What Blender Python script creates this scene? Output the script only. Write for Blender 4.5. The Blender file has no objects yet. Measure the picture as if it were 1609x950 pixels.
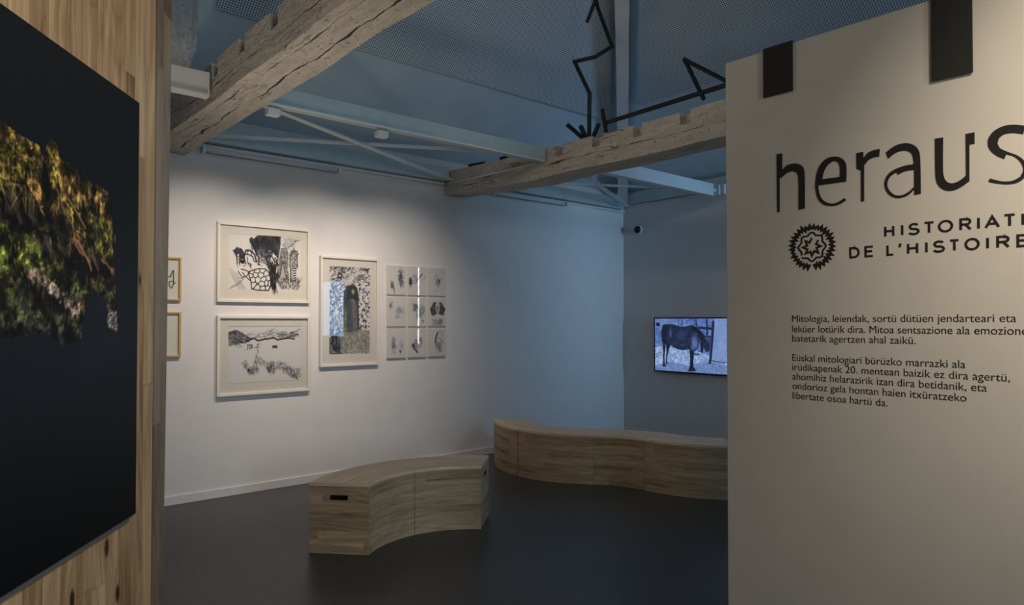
import bpy, bmesh, math, random
import numpy as np
from mathutils import Vector, Matrix, noise as mnoise

# ------------------------------------------------------------------ camera, light, exposure
SC = bpy.context.scene
COL = SC.collection
EYE = 1.55
FPX = 1080.0
YAW = math.atan2(.7563, .6542)
PITCH = math.atan(18 / FPX)
cam_d = bpy.data.cameras.new('camera')
cam_d.sensor_fit = 'HORIZONTAL'; cam_d.sensor_width = 36.0
cam_d.lens = FPX / 1609 * 36
cam_d.shift_y = 12 / 1609
cam_d.clip_start = 0.02
cam = bpy.data.objects.new('camera', cam_d); COL.objects.link(cam)
cam.location = (0, 0, EYE)
cam.rotation_mode = 'XYZ'
cam.rotation_euler = (math.pi / 2 + PITCH, 0, YAW - math.pi / 2)
SC.camera = cam

vs = SC.view_settings
vs.view_transform = 'Standard'; vs.look = 'None'; vs.exposure = 0.0; vs.gamma = 1.0
vs.use_curve_mapping = False

w = bpy.data.worlds.new('world'); SC.world = w; w.use_nodes = True
bg = w.node_tree.nodes['Background']
bg.inputs[0].default_value = (.45, .62, .85, 1); bg.inputs[1].default_value = 0.3

WARM = (1.0, .855, .715); WARM2 = (1.0, .86, .69); COOL = (.33, .62, 1.0)


def aim(o, tgt):
    o.rotation_euler = (Vector(tgt) - o.location).to_track_quat('-Z', 'Y').to_euler()


def spot(name, loc, tgt, power, deg, blend, col, size=.05):
    l = bpy.data.lights.new(name, 'SPOT'); l.energy = power; l.spot_size = math.radians(deg)
    l.spot_blend = blend; l.color = col; l.shadow_soft_size = size
    o = bpy.data.objects.new(name, l); COL.objects.link(o); o.location = loc; aim(o, tgt)
    return o


def area(name, loc, tgt, power, sx, sy, col, spread=180):
    l = bpy.data.lights.new(name, 'AREA'); l.shape = 'RECTANGLE'; l.size = sx; l.size_y = sy
    l.energy = power; l.color = col; l.spread = math.radians(spread)
    o = bpy.data.objects.new(name, l); COL.objects.link(o); o.location = loc; aim(o, tgt)
    return o


# warm gallery spots beside the steel beam washing the picture wall
for x, tx, e in ((1.95, 1.9, 92), (2.75, 2.9, 96), (3.45, 3.7, 62)):
    spot('gallery_spot', (x, 4.84, 3.055), (tx, 6.3, 1.42), e, 86, 1.0, WARM, .05)
# lamp lighting the text wall and lamp lighting the timber wall
spot('text_spot', (1.3, -.7, 3.3), (2.87, -.02, 2.25), 265, 60, 1.0, WARM2, .08)
spot('timber_spot', (1.5, .3, 3.4), (.30, 2.4, 1.4), 125, 105, 1.0, WARM2, .08)
# added unseen uplight behind the timber wall, brightening the old tie beam's underside
spot('beam_fill_up', (.75, 3.7, .9), (1.58, 3.5, 3.0), 90, 105, 1.0, WARM2, .35)
# added fill with no lamp there, brightens the side of the middle tie beam
spot('beam_fill', (1.75, 2.4, 3.5), (4.45, 3.9, 3.05), 40, 70, 1.0, WARM2, .1)
spot('bench_fill', (2.45, 2.0, 3.2), (4.9, 4.4, .15), 60, 36, 1.0, WARM2, .1)  # added fill that brightens the front of the long bench
# added warm fill points behind the viewer, not lamps of the place
for p, e in (((-.9, -1.6, 2.2), 26), ((1.6, -2.6, 2.9), 12)):
    l = bpy.data.lights.new('fill_point', 'POINT'); l.energy = e; l.color = WARM2; l.shadow_soft_size = .25
    o = bpy.data.objects.new('fill_point', l); COL.objects.link(o); o.location = p
# daylight in the window openings
area('daylight', (7.47, -2.7, 1.86), (0, -2.7, 1.86), 22, 1.3, 1.3, COOL)
area('daylight', (7.475, 1.09, 1.87), (0, 1.09, 1.87), 2.5, .05, 1.5, (.9, .95, 1))
area('daylight', (6.7, -3.97, 2.0), (6.55, 6.3, 2.3), 15, .8, 2.2, COOL, 40)
SKY_N = (0, .5735, -.8192)
area('daylight', (5.2, -2.6, 4.29), (5.2, -2.6 + SKY_N[1], 4.29 + SKY_N[2]), 56, 2.0, .9, (.36, .66, 1.0))  # added blue fill below the invented skylight, brightens the ceiling
area('daylight', (.7, -3.97, 1.7), (1.9, 4.0, .9), 14, 1.1, 1.6, (.80, .90, 1.0), 75)  # added cool fill at the invented rear window, brightens the near bench


# ------------------------------------------------------------------ helpers
def sl(c):
    c = np.asarray(c, float) / 255.0
    return np.where(c <= .04045, c / 12.92, ((c + .055) / 1.055) ** 2.4)


def rgb(*c):
    return tuple(float(v) for v in sl(c)) + (1.0,)


class NT:
    def __init__(s, name):
        s.m = bpy.data.materials.new(name); s.m.use_nodes = True
        s.t = s.m.node_tree; s.p = s.t.nodes['Principled BSDF']; s.out = s.t.nodes['Material Output']

    def n(s, typ, ins=None, **kw):
        nd = s.t.nodes.new(typ)
        for k, v in kw.items(): setattr(nd, k, v)
        if ins:
            for k, v in ins.items():
                if isinstance(v, bpy.types.NodeSocket): s.t.links.new(v, nd.inputs[k])
                else: nd.inputs[k].default_value = v
        return nd

    def math(s, op, a, b=0.0):
        nd = s.n('ShaderNodeMath', {0: a, 1: b}, operation=op); return nd.outputs[0]

    def mix(s, f, a, b, blend='MIX'):
        nd = s.n('ShaderNodeMix', None, data_type='RGBA', blend_type=blend)
        for k, v in ((0, f), (6, a), (7, b)):
            if isinstance(v, bpy.types.NodeSocket): s.t.links.new(v, nd.inputs[k])
            else: nd.inputs[k].default_value = v
        return nd.outputs[2]

    def ramp(s, f, stops):
        nd = s.n('ShaderNodeValToRGB', {0: f}); e = nd.color_ramp.elements
        while len(e) < len(stops): e.new(.5)
        for i, (p, c) in enumerate(stops): e[i].position = p; e[i].color = c
        return nd.outputs[0]

    def set(s, **kw):
        for k, v in kw.items():
            k = k.replace('_', ' ')
            if isinstance(v, bpy.types.NodeSocket): s.t.links.new(v, s.p.inputs[k])
            else: s.p.inputs[k].default_value = v
        return s.m


def plain(name, c, rough=.6, metal=0.0, var=.06, scale=30, bump=0.0, coat=0.0, spec=.5):
    t = NT(name)
    co = t.n('ShaderNodeTexCoord').outputs['Object']
    nz = t.n('ShaderNodeTexNoise', {'Vector': co, 'Scale': scale, 'Detail': 4}).outputs['Fac']
    a = tuple(v * (1 - var) for v in c[:3]) + (1,); b = tuple(min(1, v * (1 + var)) for v in c[:3]) + (1,)
    t.set(Base_Color=t.ramp(nz, [(.3, a), (.7, b)]), Roughness=rough, Metallic=metal)
    t.p.inputs['Specular IOR Level'].default_value = spec
    if bump:
        bn = t.n('ShaderNodeBump', {'Height': nz, 'Strength': bump, 'Distance': .01}).outputs[0]
        t.set(Normal=bn)
    if coat: t.p.inputs['Coat Weight'].default_value = coat
    return t.m


M = {}
M['wall'] = plain('white_wall_paint', rgb(214, 210, 206), .75, var=.02, scale=6, spec=.25)
M['wall_text'] = plain('cream_wall_paint', rgb(212, 206, 194), .7, var=.025, scale=5, spec=.25)
M['base'] = plain('white_skirting', rgb(214, 210, 206), .5, var=.02)
M['ceiling'] = plain('grey_ceiling_paint', rgb(184, 205, 218), .8, var=.05, scale=3, spec=.2)
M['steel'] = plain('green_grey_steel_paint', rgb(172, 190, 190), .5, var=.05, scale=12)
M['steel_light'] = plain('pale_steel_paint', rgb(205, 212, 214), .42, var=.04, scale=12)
M['white_plastic'] = plain('white_plastic', rgb(205, 208, 212), .4, var=.02)
M['black'] = plain('black_vinyl', rgb(30, 30, 29), .5, var=.08)
M['black_tube'] = plain('black_painted_tube', rgb(14, 18, 22), .4, var=.1)
M['black_board'] = plain('black_board', rgb(38, 38, 36), .55, var=.1, scale=15)
M['black_gloss'] = plain('black_gloss_plastic', rgb(10, 10, 12), .15, var=.05)
M['frame_white'] = plain('cream_frame_lacquer', rgb(216, 210, 200), .45, var=.03)
M['mat'] = plain('cream_mount_board', rgb(214, 207, 194), .85, var=.015, spec=.2)
M['frame_gold'] = plain('gold_wood_frame', rgb(196, 158, 92), .4, var=.1, scale=60)
M['edge_strip'] = plain('grey_strip', rgb(96, 98, 100), .5, var=.06)
M['slot'] = plain('dark_slot', rgb(20, 17, 14), .8, var=.1)

# floor
t = NT('dark_floor')
co = t.n('ShaderNodeTexCoord').outputs['Object']
nz = t.n('ShaderNodeTexNoise', {'Vector': co, 'Scale': 1.3, 'Detail': 5}).outputs['Fac']
n2 = t.n('ShaderNodeTexNoise', {'Vector': co, 'Scale': 90, 'Detail': 2}).outputs['Fac']
t.set(Base_Color=t.ramp(nz, [(.25, rgb(58, 57, 56)), (.75, rgb(67, 66, 65))]),
      Roughness=t.ramp(n2, [(.3, (.30, .30, .30, 1)), (.7, (.42, .42, .42, 1))]))
t.p.inputs['Specular IOR Level'].default_value = .35
M['floor'] = t.m

# perforated acoustic board, UV in metres
t = NT('perforated_board')
uv = t.n('ShaderNodeUVMap').outputs[0]
sx = t.n('ShaderNodeSeparateXYZ', {0: uv})
P = .021
fx = t.math('SUBTRACT', t.math('FRACT', t.math('DIVIDE', sx.outputs[0], P)), .5)
fy = t.math('SUBTRACT', t.math('FRACT', t.math('DIVIDE', sx.outputs[1], P)), .5)
d2 = t.math('ADD', t.math('MULTIPLY', fx, fx), t.math('MULTIPLY', fy, fy))
hole = t.math('LESS_THAN', d2, .082)
t.set(Base_Color=t.mix(hole, rgb(196, 214, 226), rgb(26, 31, 38)), Roughness=.8)
t.p.inputs['Specular IOR Level'].default_value = .2
M['perf'] = t.m


def wood(name, light, dark, pw, plen, gscale, knots=0.0, rough=.5, vary=.35, seam=.6, cg=.10):
    """boards run along UV y (metres): pw board width, plen board length"""
    t = NT(name)
    uv = t.n('ShaderNodeUVMap').outputs[0]
    s = t.n('ShaderNodeSeparateXYZ', {0: uv}); u, v = s.outputs[0], s.outputs[1]
    pu = t.math('DIVIDE', u, pw); iu = t.math('FLOOR', pu); fu = t.math('FRACT', pu)
    off = t.n('ShaderNodeTexWhiteNoise', {'W': iu}, noise_dimensions='1D').outputs['Value']
    pv = t.math('ADD', t.math('DIVIDE', v, plen), t.math('MULTIPLY', off, 7.3))
    iv = t.math('FLOOR', pv); fv = t.math('FRACT', pv)
    idv = t.n('ShaderNodeCombineXYZ', {0: iu, 1: iv, 2: 1.7})
    rnd = t.n('ShaderNodeTexWhiteNoise', {'Vector': idv.outputs[0]}, noise_dimensions='3D').outputs['Value']
    kk_ = None; ub = u
    if knots:
        kv = t.n('ShaderNodeCombineXYZ', {0: t.math('MULTIPLY', u, 6.5), 1: t.math('MULTIPLY', v, 3.0), 2: .3})
        vn = t.n('ShaderNodeTexVoronoi', {'Vector': kv.outputs[0], 'Scale': 1.0})
        vo, vc = vn.outputs['Distance'], t.n('ShaderNodeSeparateColor', {0: vn.outputs['Color']}).outputs[0]
        on = t.math('GREATER_THAN', vc, .3)
        kk_ = t.math('MULTIPLY', t.ramp(vo, [(.08, (1, 1, 1, 1)), (.14, (0, 0, 0, 1))]), on)
        halo = t.math('MULTIPLY', t.ramp(vo, [(.0, (1, 1, 1, 1)), (.42, (0, 0, 0, 1))]), on)
        ub = t.math('ADD', u, t.math('MULTIPLY', halo, .045))
    cv = t.n('ShaderNodeCombineXYZ', {0: t.math('MULTIPLY', ub, .32 / pw), 1: t.math('MULTIPLY', v, .06 / pw), 2: t.math('MULTIPLY', rnd, 23.0)})
    cn = t.n('ShaderNodeTexNoise', {'Vector': cv.outputs[0], 'Scale': 1.0, 'Detail': 1.5, 'Roughness': .4}).outputs['Fac']
    cath = t.ramp(t.math('FRACT', t.math('MULTIPLY', cn, 13.0)), [(.0, (1, 1, 1, 1)), (.55, (0, 0, 0, 1)), (1.0, (.55, .55, .55, 1))])
    gv = t.n('ShaderNodeCombineXYZ', {0: t.math('MULTIPLY', ub, gscale), 1: t.math('MULTIPLY', v, gscale * .055), 2: t.math('MULTIPLY', rnd, 31.0)})
    g1 = t.n('ShaderNodeTexNoise', {'Vector': gv.outputs[0], 'Scale': 1.0, 'Detail': 6, 'Roughness': .65, 'Distortion': .6}).outputs['Fac']
    f = t.math('SUBTRACT', t.math('MULTIPLY', g1, 1.0), t.math('MULTIPLY', cath, cg))
    f = t.math('ADD', f, t.math('MULTIPLY', t.math('SUBTRACT', rnd, .5), vary))
    c = t.ramp(f, [(.12, dark), (.72, light)])
    if knots:
        c = t.mix(t.math('MULTIPLY', halo, .30), c, dark)
        c = t.mix(t.math('MULTIPLY', kk_, knots), c, tuple(x * .12 for x in dark[:3]) + (1,))
    eu = t.math('LESS_THAN', t.math('ABSOLUTE', t.math('SUBTRACT', fu, .5)), .5 - .0012 / pw)
    ev = t.math('LESS_THAN', t.math('ABSOLUTE', t.math('SUBTRACT', fv, .5)), .5 - .0012 / plen)
    e = t.math('MULTIPLY', t.math('SUBTRACT', 1.0, t.math('MULTIPLY', eu, ev)), seam)
    c = t.mix(e, c, tuple(x * .3 for x in dark[:3]) + (1,))
    bn = t.n('ShaderNodeBump', {'Height': g1, 'Strength': .15, 'Distance': .004}).outputs[0]
    t.set(Base_Color=c, Roughness=rough, Normal=bn)
    t.p.inputs['Specular IOR Level'].default_value = .3
    return t.m


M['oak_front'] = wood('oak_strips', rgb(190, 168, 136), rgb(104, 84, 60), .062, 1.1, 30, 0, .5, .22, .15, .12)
M['oak_top_lit'] = wood('oak_seat_lit', rgb(234, 208, 174), rgb(180, 152, 120), .105, 1.2, 30, 0, .45, .16, .2, .06)  # paler than the sides: light on the seat tops put into the colour
M['larch'] = wood('larch_planks', rgb(214, 186, 148), rgb(126, 96, 66), .098, 2.9, 24, .95, .55, .26, .5, .16)
M['larch_post'] = wood('weathered_planks', rgb(164, 152, 136), rgb(104, 90, 76), .06, 1.5, 22, .6, .6, .35, .4)


def limewash(name, light, dark, axis, crackc, lines=()):
    t = NT(name)
    co = t.n('ShaderNodeTexCoord').outputs['Object']
    s = t.n('ShaderNodeSeparateXYZ', {0: co})
    k = [6.0, 6.0, 6.0]; k[axis] = 1.1
    g = t.n('ShaderNodeCombineXYZ', {i: t.math('MULTIPLY', s.outputs[i], k[i] * 4) for i in range(3)})
    g1 = t.n('ShaderNodeTexNoise', {'Vector': g.outputs[0], 'Scale': 1.0, 'Detail': 8, 'Roughness': .7}).outputs['Fac']
    pit = t.n('ShaderNodeTexNoise', {'Vector': co, 'Scale': 34.0, 'Detail': 5, 'Roughness': .75}).outputs['Fac']
    k2 = [7.0, 7.0, 7.0]; k2[axis] = .55
    g2 = t.n('ShaderNodeCombineXYZ', {i: t.math('MULTIPLY', s.outputs[i], k2[i]) for i in range(3)})
    cr = t.n('ShaderNodeTexNoise', {'Vector': g2.outputs[0], 'Scale': 1.0, 'Detail': 3, 'Roughness': .6}).outputs['Fac']
    ca = t.math('ABSOLUTE', t.math('SUBTRACT', cr, .47))
    crack = t.ramp(ca, [(.0, (1, 1, 1, 1)), (.009, (0, 0, 0, 1))])
    msk = t.n('ShaderNodeTexNoise', {'Vector': co, 'Scale': 1.6, 'Detail': 2}).outputs['Fac']
    crack = t.math('MULTIPLY', crack, t.ramp(msk, [(.48, (0, 0, 0, 1)), (.6, (1, 1, 1, 1))]))
    pits = t.ramp(pit, [(.36, (1, 1, 1, 1)), (.43, (0, 0, 0, 1))])
    c = t.ramp(g1, [(.25, dark), (.68, light)])
    c = t.mix(t.math('MULTIPLY', pits, .55), c, crackc)
    c = t.mix(t.math('MULTIPLY', crack, .9), c, crackc)
    for ax, pos, amp, wd, sd in lines:          # long drying cracks: coordinate axis, position, wander, width, seed
        wa = t.n('ShaderNodeTexNoise', {'W': t.math('ADD', t.math('MULTIPLY', s.outputs[axis], 1.1), sd), 'Scale': 1.0, 'Detail': 5, 'Roughness': .6}, noise_dimensions='1D').outputs['Fac']
        wb = t.n('ShaderNodeTexNoise', {'W': t.math('ADD', t.math('MULTIPLY', s.outputs[axis], 2.3), sd + 9.1), 'Scale': 1.0, 'Detail': 2}, noise_dimensions='1D').outputs['Fac']
        dd = t.math('ABSOLUTE', t.math('SUBTRACT', t.math('SUBTRACT', s.outputs[ax], pos), t.math('MULTIPLY', t.math('SUBTRACT', wa, .5), amp)))
        ww_ = t.math('MULTIPLY', t.math('SUBTRACT', wb, .36), wd)
        c = t.mix(t.math('LESS_THAN', dd, ww_), c, crackc)
    h = t.math('ADD', g1, t.math('MULTIPLY', pit, .7))
    bn = t.n('ShaderNodeBump', {'Height': h, 'Strength': .85, 'Distance': .03}).outputs[0]
    t.set(Base_Color=c, Roughness=.8, Normal=bn)
    t.p.inputs['Specular IOR Level'].default_value = .2
    return t.m


LW = (rgb(222, 216, 206), rgb(184, 176, 164), 1, rgb(58, 51, 45))
M['lime_near'] = limewash('limewashed_oak_near', *LW, lines=((0, 1.615, .10, .026, 3.0), (0, 1.50, .06, .012, 8.0), (2, 3.08, .05, .012, 5.0)))
M['lime_mid'] = limewash('limewashed_oak_middle', *LW, lines=((2, 3.02, .07, .011, 2.0), (0, 4.62, .08, .014, 6.0)))
M['lime_z'] = limewash('limewashed_post', rgb(206, 208, 206), rgb(166, 166, 162), 2, rgb(70, 66, 60))

# painted print (colour stored per vertex), glass, screen
t = NT('printed_paper')
at = t.n('ShaderNodeAttribute', None, attribute_name='Col').outputs['Color']
t.set(Base_Color=at, Roughness=.8); t.p.inputs['Specular IOR Level'].default_value = .2
M['print'] = t.m
t = NT('satin_print')
at = t.n('ShaderNodeAttribute', None, attribute_name='Col').outputs['Color']
t.set(Base_Color=at, Roughness=.5); t.p.inputs['Specular IOR Level'].default_value = .25
M['poster'] = t.m
t = NT('screen_picture')
at = t.n('ShaderNodeAttribute', None, attribute_name='Col').outputs['Color']
t.set(Base_Color=(0, 0, 0, 1), Roughness=.3, Emission_Color=at, Emission_Strength=.8)
M['screen'] = t.m
t = NT('picture_glass')
tr = t.n('ShaderNodeBsdfTransparent'); gl = t.n('ShaderNodeBsdfGlossy', {'Roughness': .012})
ge = t.n('ShaderNodeNewGeometry'); dt = t.n('ShaderNodeVectorMath', {0: ge.outputs['Normal'], 1: ge.outputs['Incoming']}, operation='DOT_PRODUCT').outputs['Value']
sch = t.math('POWER', t.math('SUBTRACT', 1.0, t.math('ABSOLUTE', dt)), 5.0)
fr = t.n('ShaderNodeMath', {0: t.math('MULTIPLY', sch, .95), 1: .045}, operation='ADD')
mx = t.n('ShaderNodeMixShader', {0: fr.outputs[0], 1: tr.outputs[0], 2: gl.outputs[0]})
t.t.links.new(mx.outputs[0], t.out.inputs[0])
M['glass'] = t.m


def link(name, me, mat=None, parent=None):
    o = bpy.data.objects.new(name, me); COL.objects.link(o)
    if mat is not None: me.materials.append(mat)
    if parent is not None: o.parent = parent
    return o


def obj(name, bm, mat, parent=None, smooth=False):
    me = bpy.data.meshes.new(name); bm.normal_update(); bm.to_mesh(me); bm.free()
    if smooth: me.polygons.foreach_set('use_smooth', [True] * len(me.polygons))
    return link(name, me, mat, parent)


def tag(o, label=None, cat=None, group=None, kind=None):
    if label: o['label'] = label
    if cat: o['category'] = cat
    if group: o['group'] = group
    if kind: o['kind'] = kind
    return o


def thing(name, label, cat, group=None, mat4=None, loc=None):
    o = bpy.data.objects.new(name, None); COL.objects.link(o); o.empty_display_size = .1
    if mat4 is not None: o.matrix_world = mat4
    if loc is not None: o.location = loc
    return tag(o, label, cat, group)


def struct(name, bm, mat, label=None, smooth=False):
    o = obj(name, bm, mat, None, smooth); o['kind'] = 'structure'
    if label: o['label'] = label
    return o


def box(bm, x0, x1, y0, y1, z0, z1, bev=0.0):
    v = [bm.verts.new(p) for p in ((x0, y0, z0), (x1, y0, z0), (x1, y1, z0), (x0, y1, z0),
                                   (x0, y0, z1), (x1, y0, z1), (x1, y1, z1), (x0, y1, z1))]
    fs = [bm.faces.new([v[i] for i in q]) for q in ((3, 2, 1, 0), (4, 5, 6, 7), (0, 1, 5, 4), (1, 2, 6, 5), (2, 3, 7, 6), (3, 0, 4, 7))]
    if bev:
        es = list({e for f in fs for e in f.edges})
        bmesh.ops.bevel(bm, geom=es, offset=bev, segments=2, affect='EDGES', profile=.5)


def bx(*a, bev=0.0):
    bm = bmesh.new(); box(bm, *a, bev=bev); return bm


def quad(bm, pts, uvs=None):
    f = bm.faces.new([bm.verts.new(p) for p in pts])
    if uvs:
        l = bm.loops.layers.uv.verify()
        for lp, q in zip(f.loops, uvs): lp[l].uv = q
    return f


def tube(bm, pts, r, seg=10, cap=True):
    pts = [Vector(p) for p in pts]; rings = []
    for i, p in enumerate(pts):
        if i == 0: d = pts[1] - p
        elif i == len(pts) - 1: d = p - pts[-2]
        else: d = (pts[i + 1] - p).normalized() + (p - pts[i - 1]).normalized()
        if d.length < 1e-6: d = pts[i + 1] - p
        d.normalize()
        if i == 0:
            a = d.orthogonal().normalized()
        else:
            a = (a - d * a.dot(d)).normalized()
        b = d.cross(a)
        k = 1.0
        if 0 < i < len(pts) - 1:
            c = max(.35, d.dot((pts[i + 1] - p).normalized())); k = min(1.6, 1 / c)
        rings.append([bm.verts.new(p + (a * math.cos(2 * math.pi * j / seg) + b * math.sin(2 * math.pi * j / seg)) * r * (k if k < 1.3 else 1.15)) for j in range(seg)])
    for r0, r1 in zip(rings, rings[1:]):
        for j in range(seg): bm.faces.new([r0[j], r0[(j + 1) % seg], r1[(j + 1) % seg], r1[j]])
    if cap:
        bm.faces.new(rings[0][::-1]); bm.faces.new(rings[-1])


def lathe(bm, prof, seg=24):
    """prof: (r, z) pairs about local z"""
    rings = []
    for r, z in prof:
        if r < 1e-6: rings.append([bm.verts.new((0, 0, z))])
        else: rings.append([bm.verts.new((r * math.cos(2 * math.pi * j / seg), r * math.sin(2 * math.pi * j / seg), z)) for j in range(seg)])
    for a, b in zip(rings, rings[1:]):
        for j in range(seg):
            k = (j + 1) % seg
            if len(a) == 1: bm.faces.new([a[0], b[j], b[k]])
            elif len(b) == 1: bm.faces.new([a[j], a[k], b[0]])
            else: bm.faces.new([a[j], a[k], b[k], b[j]])


def frame_mat(P, D):
    """local x = along the wall to the right as seen, local y = up, local z = out of the wall"""
    D = Vector((D[0], D[1], 0)).normalized(); U = Vector((0, 0, 1)); N = D.cross(U)
    return Matrix(((D.x, U.x, N.x, P[0]), (D.y, U.y, N.y, P[1]), (D.z, U.z, N.z, P[2]), (0, 0, 0, 1)))


def plan(X, Z):
    """plan position measured to the right of / ahead of where the photographer stands"""
    return (.7563 * X + .6542 * Z, -.6542 * X + .7563 * Z)


# ------------------------------------------------------------------ measured setting
YW, XE = 6.30, 7.53                    # picture wall (y) and end wall (x)
P0 = plan(.3120 * 3.2, 3.2); DR = (.0257, -1.0)       # near edge of the text wall and its run
Q0 = plan(-.5 * 3.0, 3.0); DQ = (.5757, .8177)        # far edge of the timber wall and its run
MR = frame_mat((P0[0], P0[1], 0), DR); MQ = frame_mat((Q0[0], Q0[1], 0), DQ)
MP = frame_mat((0, YW, 0), (1, 0)); ME = frame_mat((XE, YW, 0), (0, -1))
EAVE = 3.35; SL = .70; SE = .5833; XL = -3.0; YB = -4.1
RX, RY, RZ = 1.29, 1.10, EAVE + SL * 5.2

struct('floor', bx(XL, XE, YB, YW, -.1, 0), M['floor'])
struct('wall_back', bx(XL, XE + .15, YW, YW + .15, -.1, EAVE), M['wall'], 'white picture wall')
bm = bmesh.new()
for y0, y1, z0, z1 in ((-.0, 1.06, 0, EAVE), (1.12, YW, 0, EAVE), (1.06, 1.12, 0, 1.1), (1.06, 1.12, 2.65, EAVE),
                       (-2.02, 0, 0, EAVE), (-3.38, -2.02, 0, 1.2), (-3.38, -2.02, 2.52, EAVE), (YB, -3.38, 0, EAVE)):
    box(bm, XE, XE + .15, y0, y1, z0, z1)
struct('wall_end', bm, M['wall'], 'white end wall with the screen')
bm = bmesh.new(); box(bm, XL, .1, YB - .15, YB, 0, EAVE); box(bm, 1.3, 6.2, YB - .15, YB, 0, EAVE); box(bm, 7.2, XE, YB - .15, YB, 0, EAVE)
box(bm, .1, 1.3, YB - .15, YB, 0, .85); box(bm, .1, 1.3, YB - .15, YB, 2.55, EAVE)
box(bm, 6.2, 7.2, YB - .15, YB, 0, .8); box(bm, 6.2, 7.2, YB - .15, YB, 3.15, EAVE)
struct('wall_rear', bm, M['wall'])
bm = bmesh.new(); box(bm, XL - .15, XL, YB, YW, 0, EAVE)
quad(bm, [(XL - .05, YW, EAVE), (XL - .05, YB, EAVE), (XL - .05, RY, RZ)])
struct('wall_side', bm, M['wall'])
struct('wall_light_block', bx(4.3, 6.42, -1.6, -1.5, 0, 2.9), M['wall'])  # added unseen wall, keeps window reflections off the pictures and narrows the daylight


def window(name, y0, y1, z0, z1, axis):
    bm = bmesh.new(); r = .04 if (y1 - y0) > .3 else .008
    def b(a0, a1, c0, c1, d0, d1):
        if axis == 'x': box(bm, XE + d0, XE + d1, a0, a1, c0, c1)
        else: box(bm, a0, a1, YB - d1, YB - d0, c0, c1)
    b(y0, y0 + r, z0, z1, .03, .09); b(y1 - r, y1, z0, z1, .03, .09)
    b(y0 + r, y1 - r, z0, z0 + .04, .03, .09); b(y0 + r, y1 - r, z1 - .04, z1, .03, .09)
    o = struct(name, bm, M['white_plastic'])
    bm = bmesh.new(); b(y0 + r, y1 - r, z0 + .04, z1 - .04, .055, .06)
    obj('pane', bm, M['glass'], o)


window('window_1', -3.38, -2.02, 1.2, 2.52, 'x')
window('window_2', 1.06, 1.12, 1.1, 2.65, 'x')
window('window_3', 6.2, 7.2, .8, 3.15, 'y')
window('window_fill', .1, 1.3, .85, 2.55, 'y')  # added unseen window, an opening for the cool fill

# skirting along the picture wall
bm = bx(XL, XE - .005, YW - .016, YW, 0, .077, bev=.003)
struct('baseboard_back', bm, M['base'])
struct('baseboard_end', bx(XE - .016, XE, -1.5, YW - .02, 0, .077, bev=.003), M['base'])

# ceiling: hipped roof lining
bm = bmesh.new(); A, B_, C_, D_ = (XL, YW, EAVE), (XE, YW, EAVE), (XE, YB, EAVE), (XL, YB, EAVE)
R1, R0 = (RX, RY, RZ), (XL, RY, RZ)
th = .12
for q in ((A, B_, R1, R0), (B_, C_, R1), (C_, D_, R0, R1)): quad(bm, q)
bmesh.ops.remove_doubles(bm, verts=bm.verts, dist=.001)
g = bmesh.ops.extrude_face_region(bm, geom=bm.faces[:])
bmesh.ops.translate(bm, verts=[v for v in g['geom'] if isinstance(v, bmesh.types.BMVert)], vec=(0, 0, th))
CEIL = struct('ceiling', bm, M['ceiling'], 'grey blue sloping ceiling')


# added unseen skylight in the rear slope, holds the ceiling fill
bm = bmesh.new()
for x0, x1, v0, v1 in ((4.15, 6.25, -.5, -.45), (4.15, 6.25, .45, .5), (4.15, 4.2, -.45, .45), (6.2, 6.25, -.45, .45)): box(bm, x0, x1, v0, v1, .01, .05)
rot = Matrix.Translation((0, -2.6, 4.40)) @ Matrix.Rotation(math.atan(SL), 4, 'X') @ Matrix.Translation((0, 0, -.06))
bm.transform(rot); sky = struct('window_fill_sky', bm, M['white_plastic'])
bm = bx(4.2, 6.2, -.45, .45, .03, .034); bm.transform(rot); obj('pane', bm, M['glass'], sky)


# perforated boards fixed under the slopes
def acoustic(name, label, pts, O, U, V, n):
    O, U, V, n = Vector(O), Vector(U).normalized(), Vector(V).normalized(), Vector(n).normalized()
    bm = bmesh.new(); l = bm.loops.layers.uv.verify()
    lo = [bm.verts.new(O + U * a + V * b + n * .03) for a, b in pts]
    hi = [bm.verts.new(O + U * a + V * b + n * .004) for a, b in pts]
    f = bm.faces.new(lo)
    for lp, q in zip(f.loops, pts): lp[l].uv = q
    bm.faces.new(hi[::-1])
    for i in range(len(pts)):
        k = (i + 1) % len(pts); bm.faces.new([lo[i], hi[i], hi[k], lo[k]])
    return tag(obj(name, bm, M['perf'], CEIL), label)


dl = math.hypot(1, SL)                      # slope length per metre of plan
a_lo, a_hi = .87 * dl, 5.0 * dl
k = 1.2 / dl                                # hip in panel axes: x falls 1.2 per metre of plan
m_ = .22
acoustic('acoustic_panel', 'large perforated panel left of the rafter',
         [(1.70, a_lo), (XE - k * a_lo - m_, a_lo), (XE - k * a_hi - m_, a_hi), (1.70, a_hi)],
         (0, YW, EAVE), (1, 0, 0), (0, -1, SL), (0, -SL, -1))
de = math.hypot(1, SE); kk = (1 / 1.2) / de
e_lo, e_hi = 1.25 * de, 5.8 * de
acoustic('acoustic_panel', 'large perforated panel right of the rafter',
         [(kk * e_lo + m_, e_lo), (10.4 - kk * e_lo - m_, e_lo), (10.4 - kk * e_hi - m_, e_hi), (kk * e_hi + m_, e_hi)],
         (XE, YW, EAVE), (0, -1, 0), (-1, 0, SE), (-SE, 0, -1))


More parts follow.
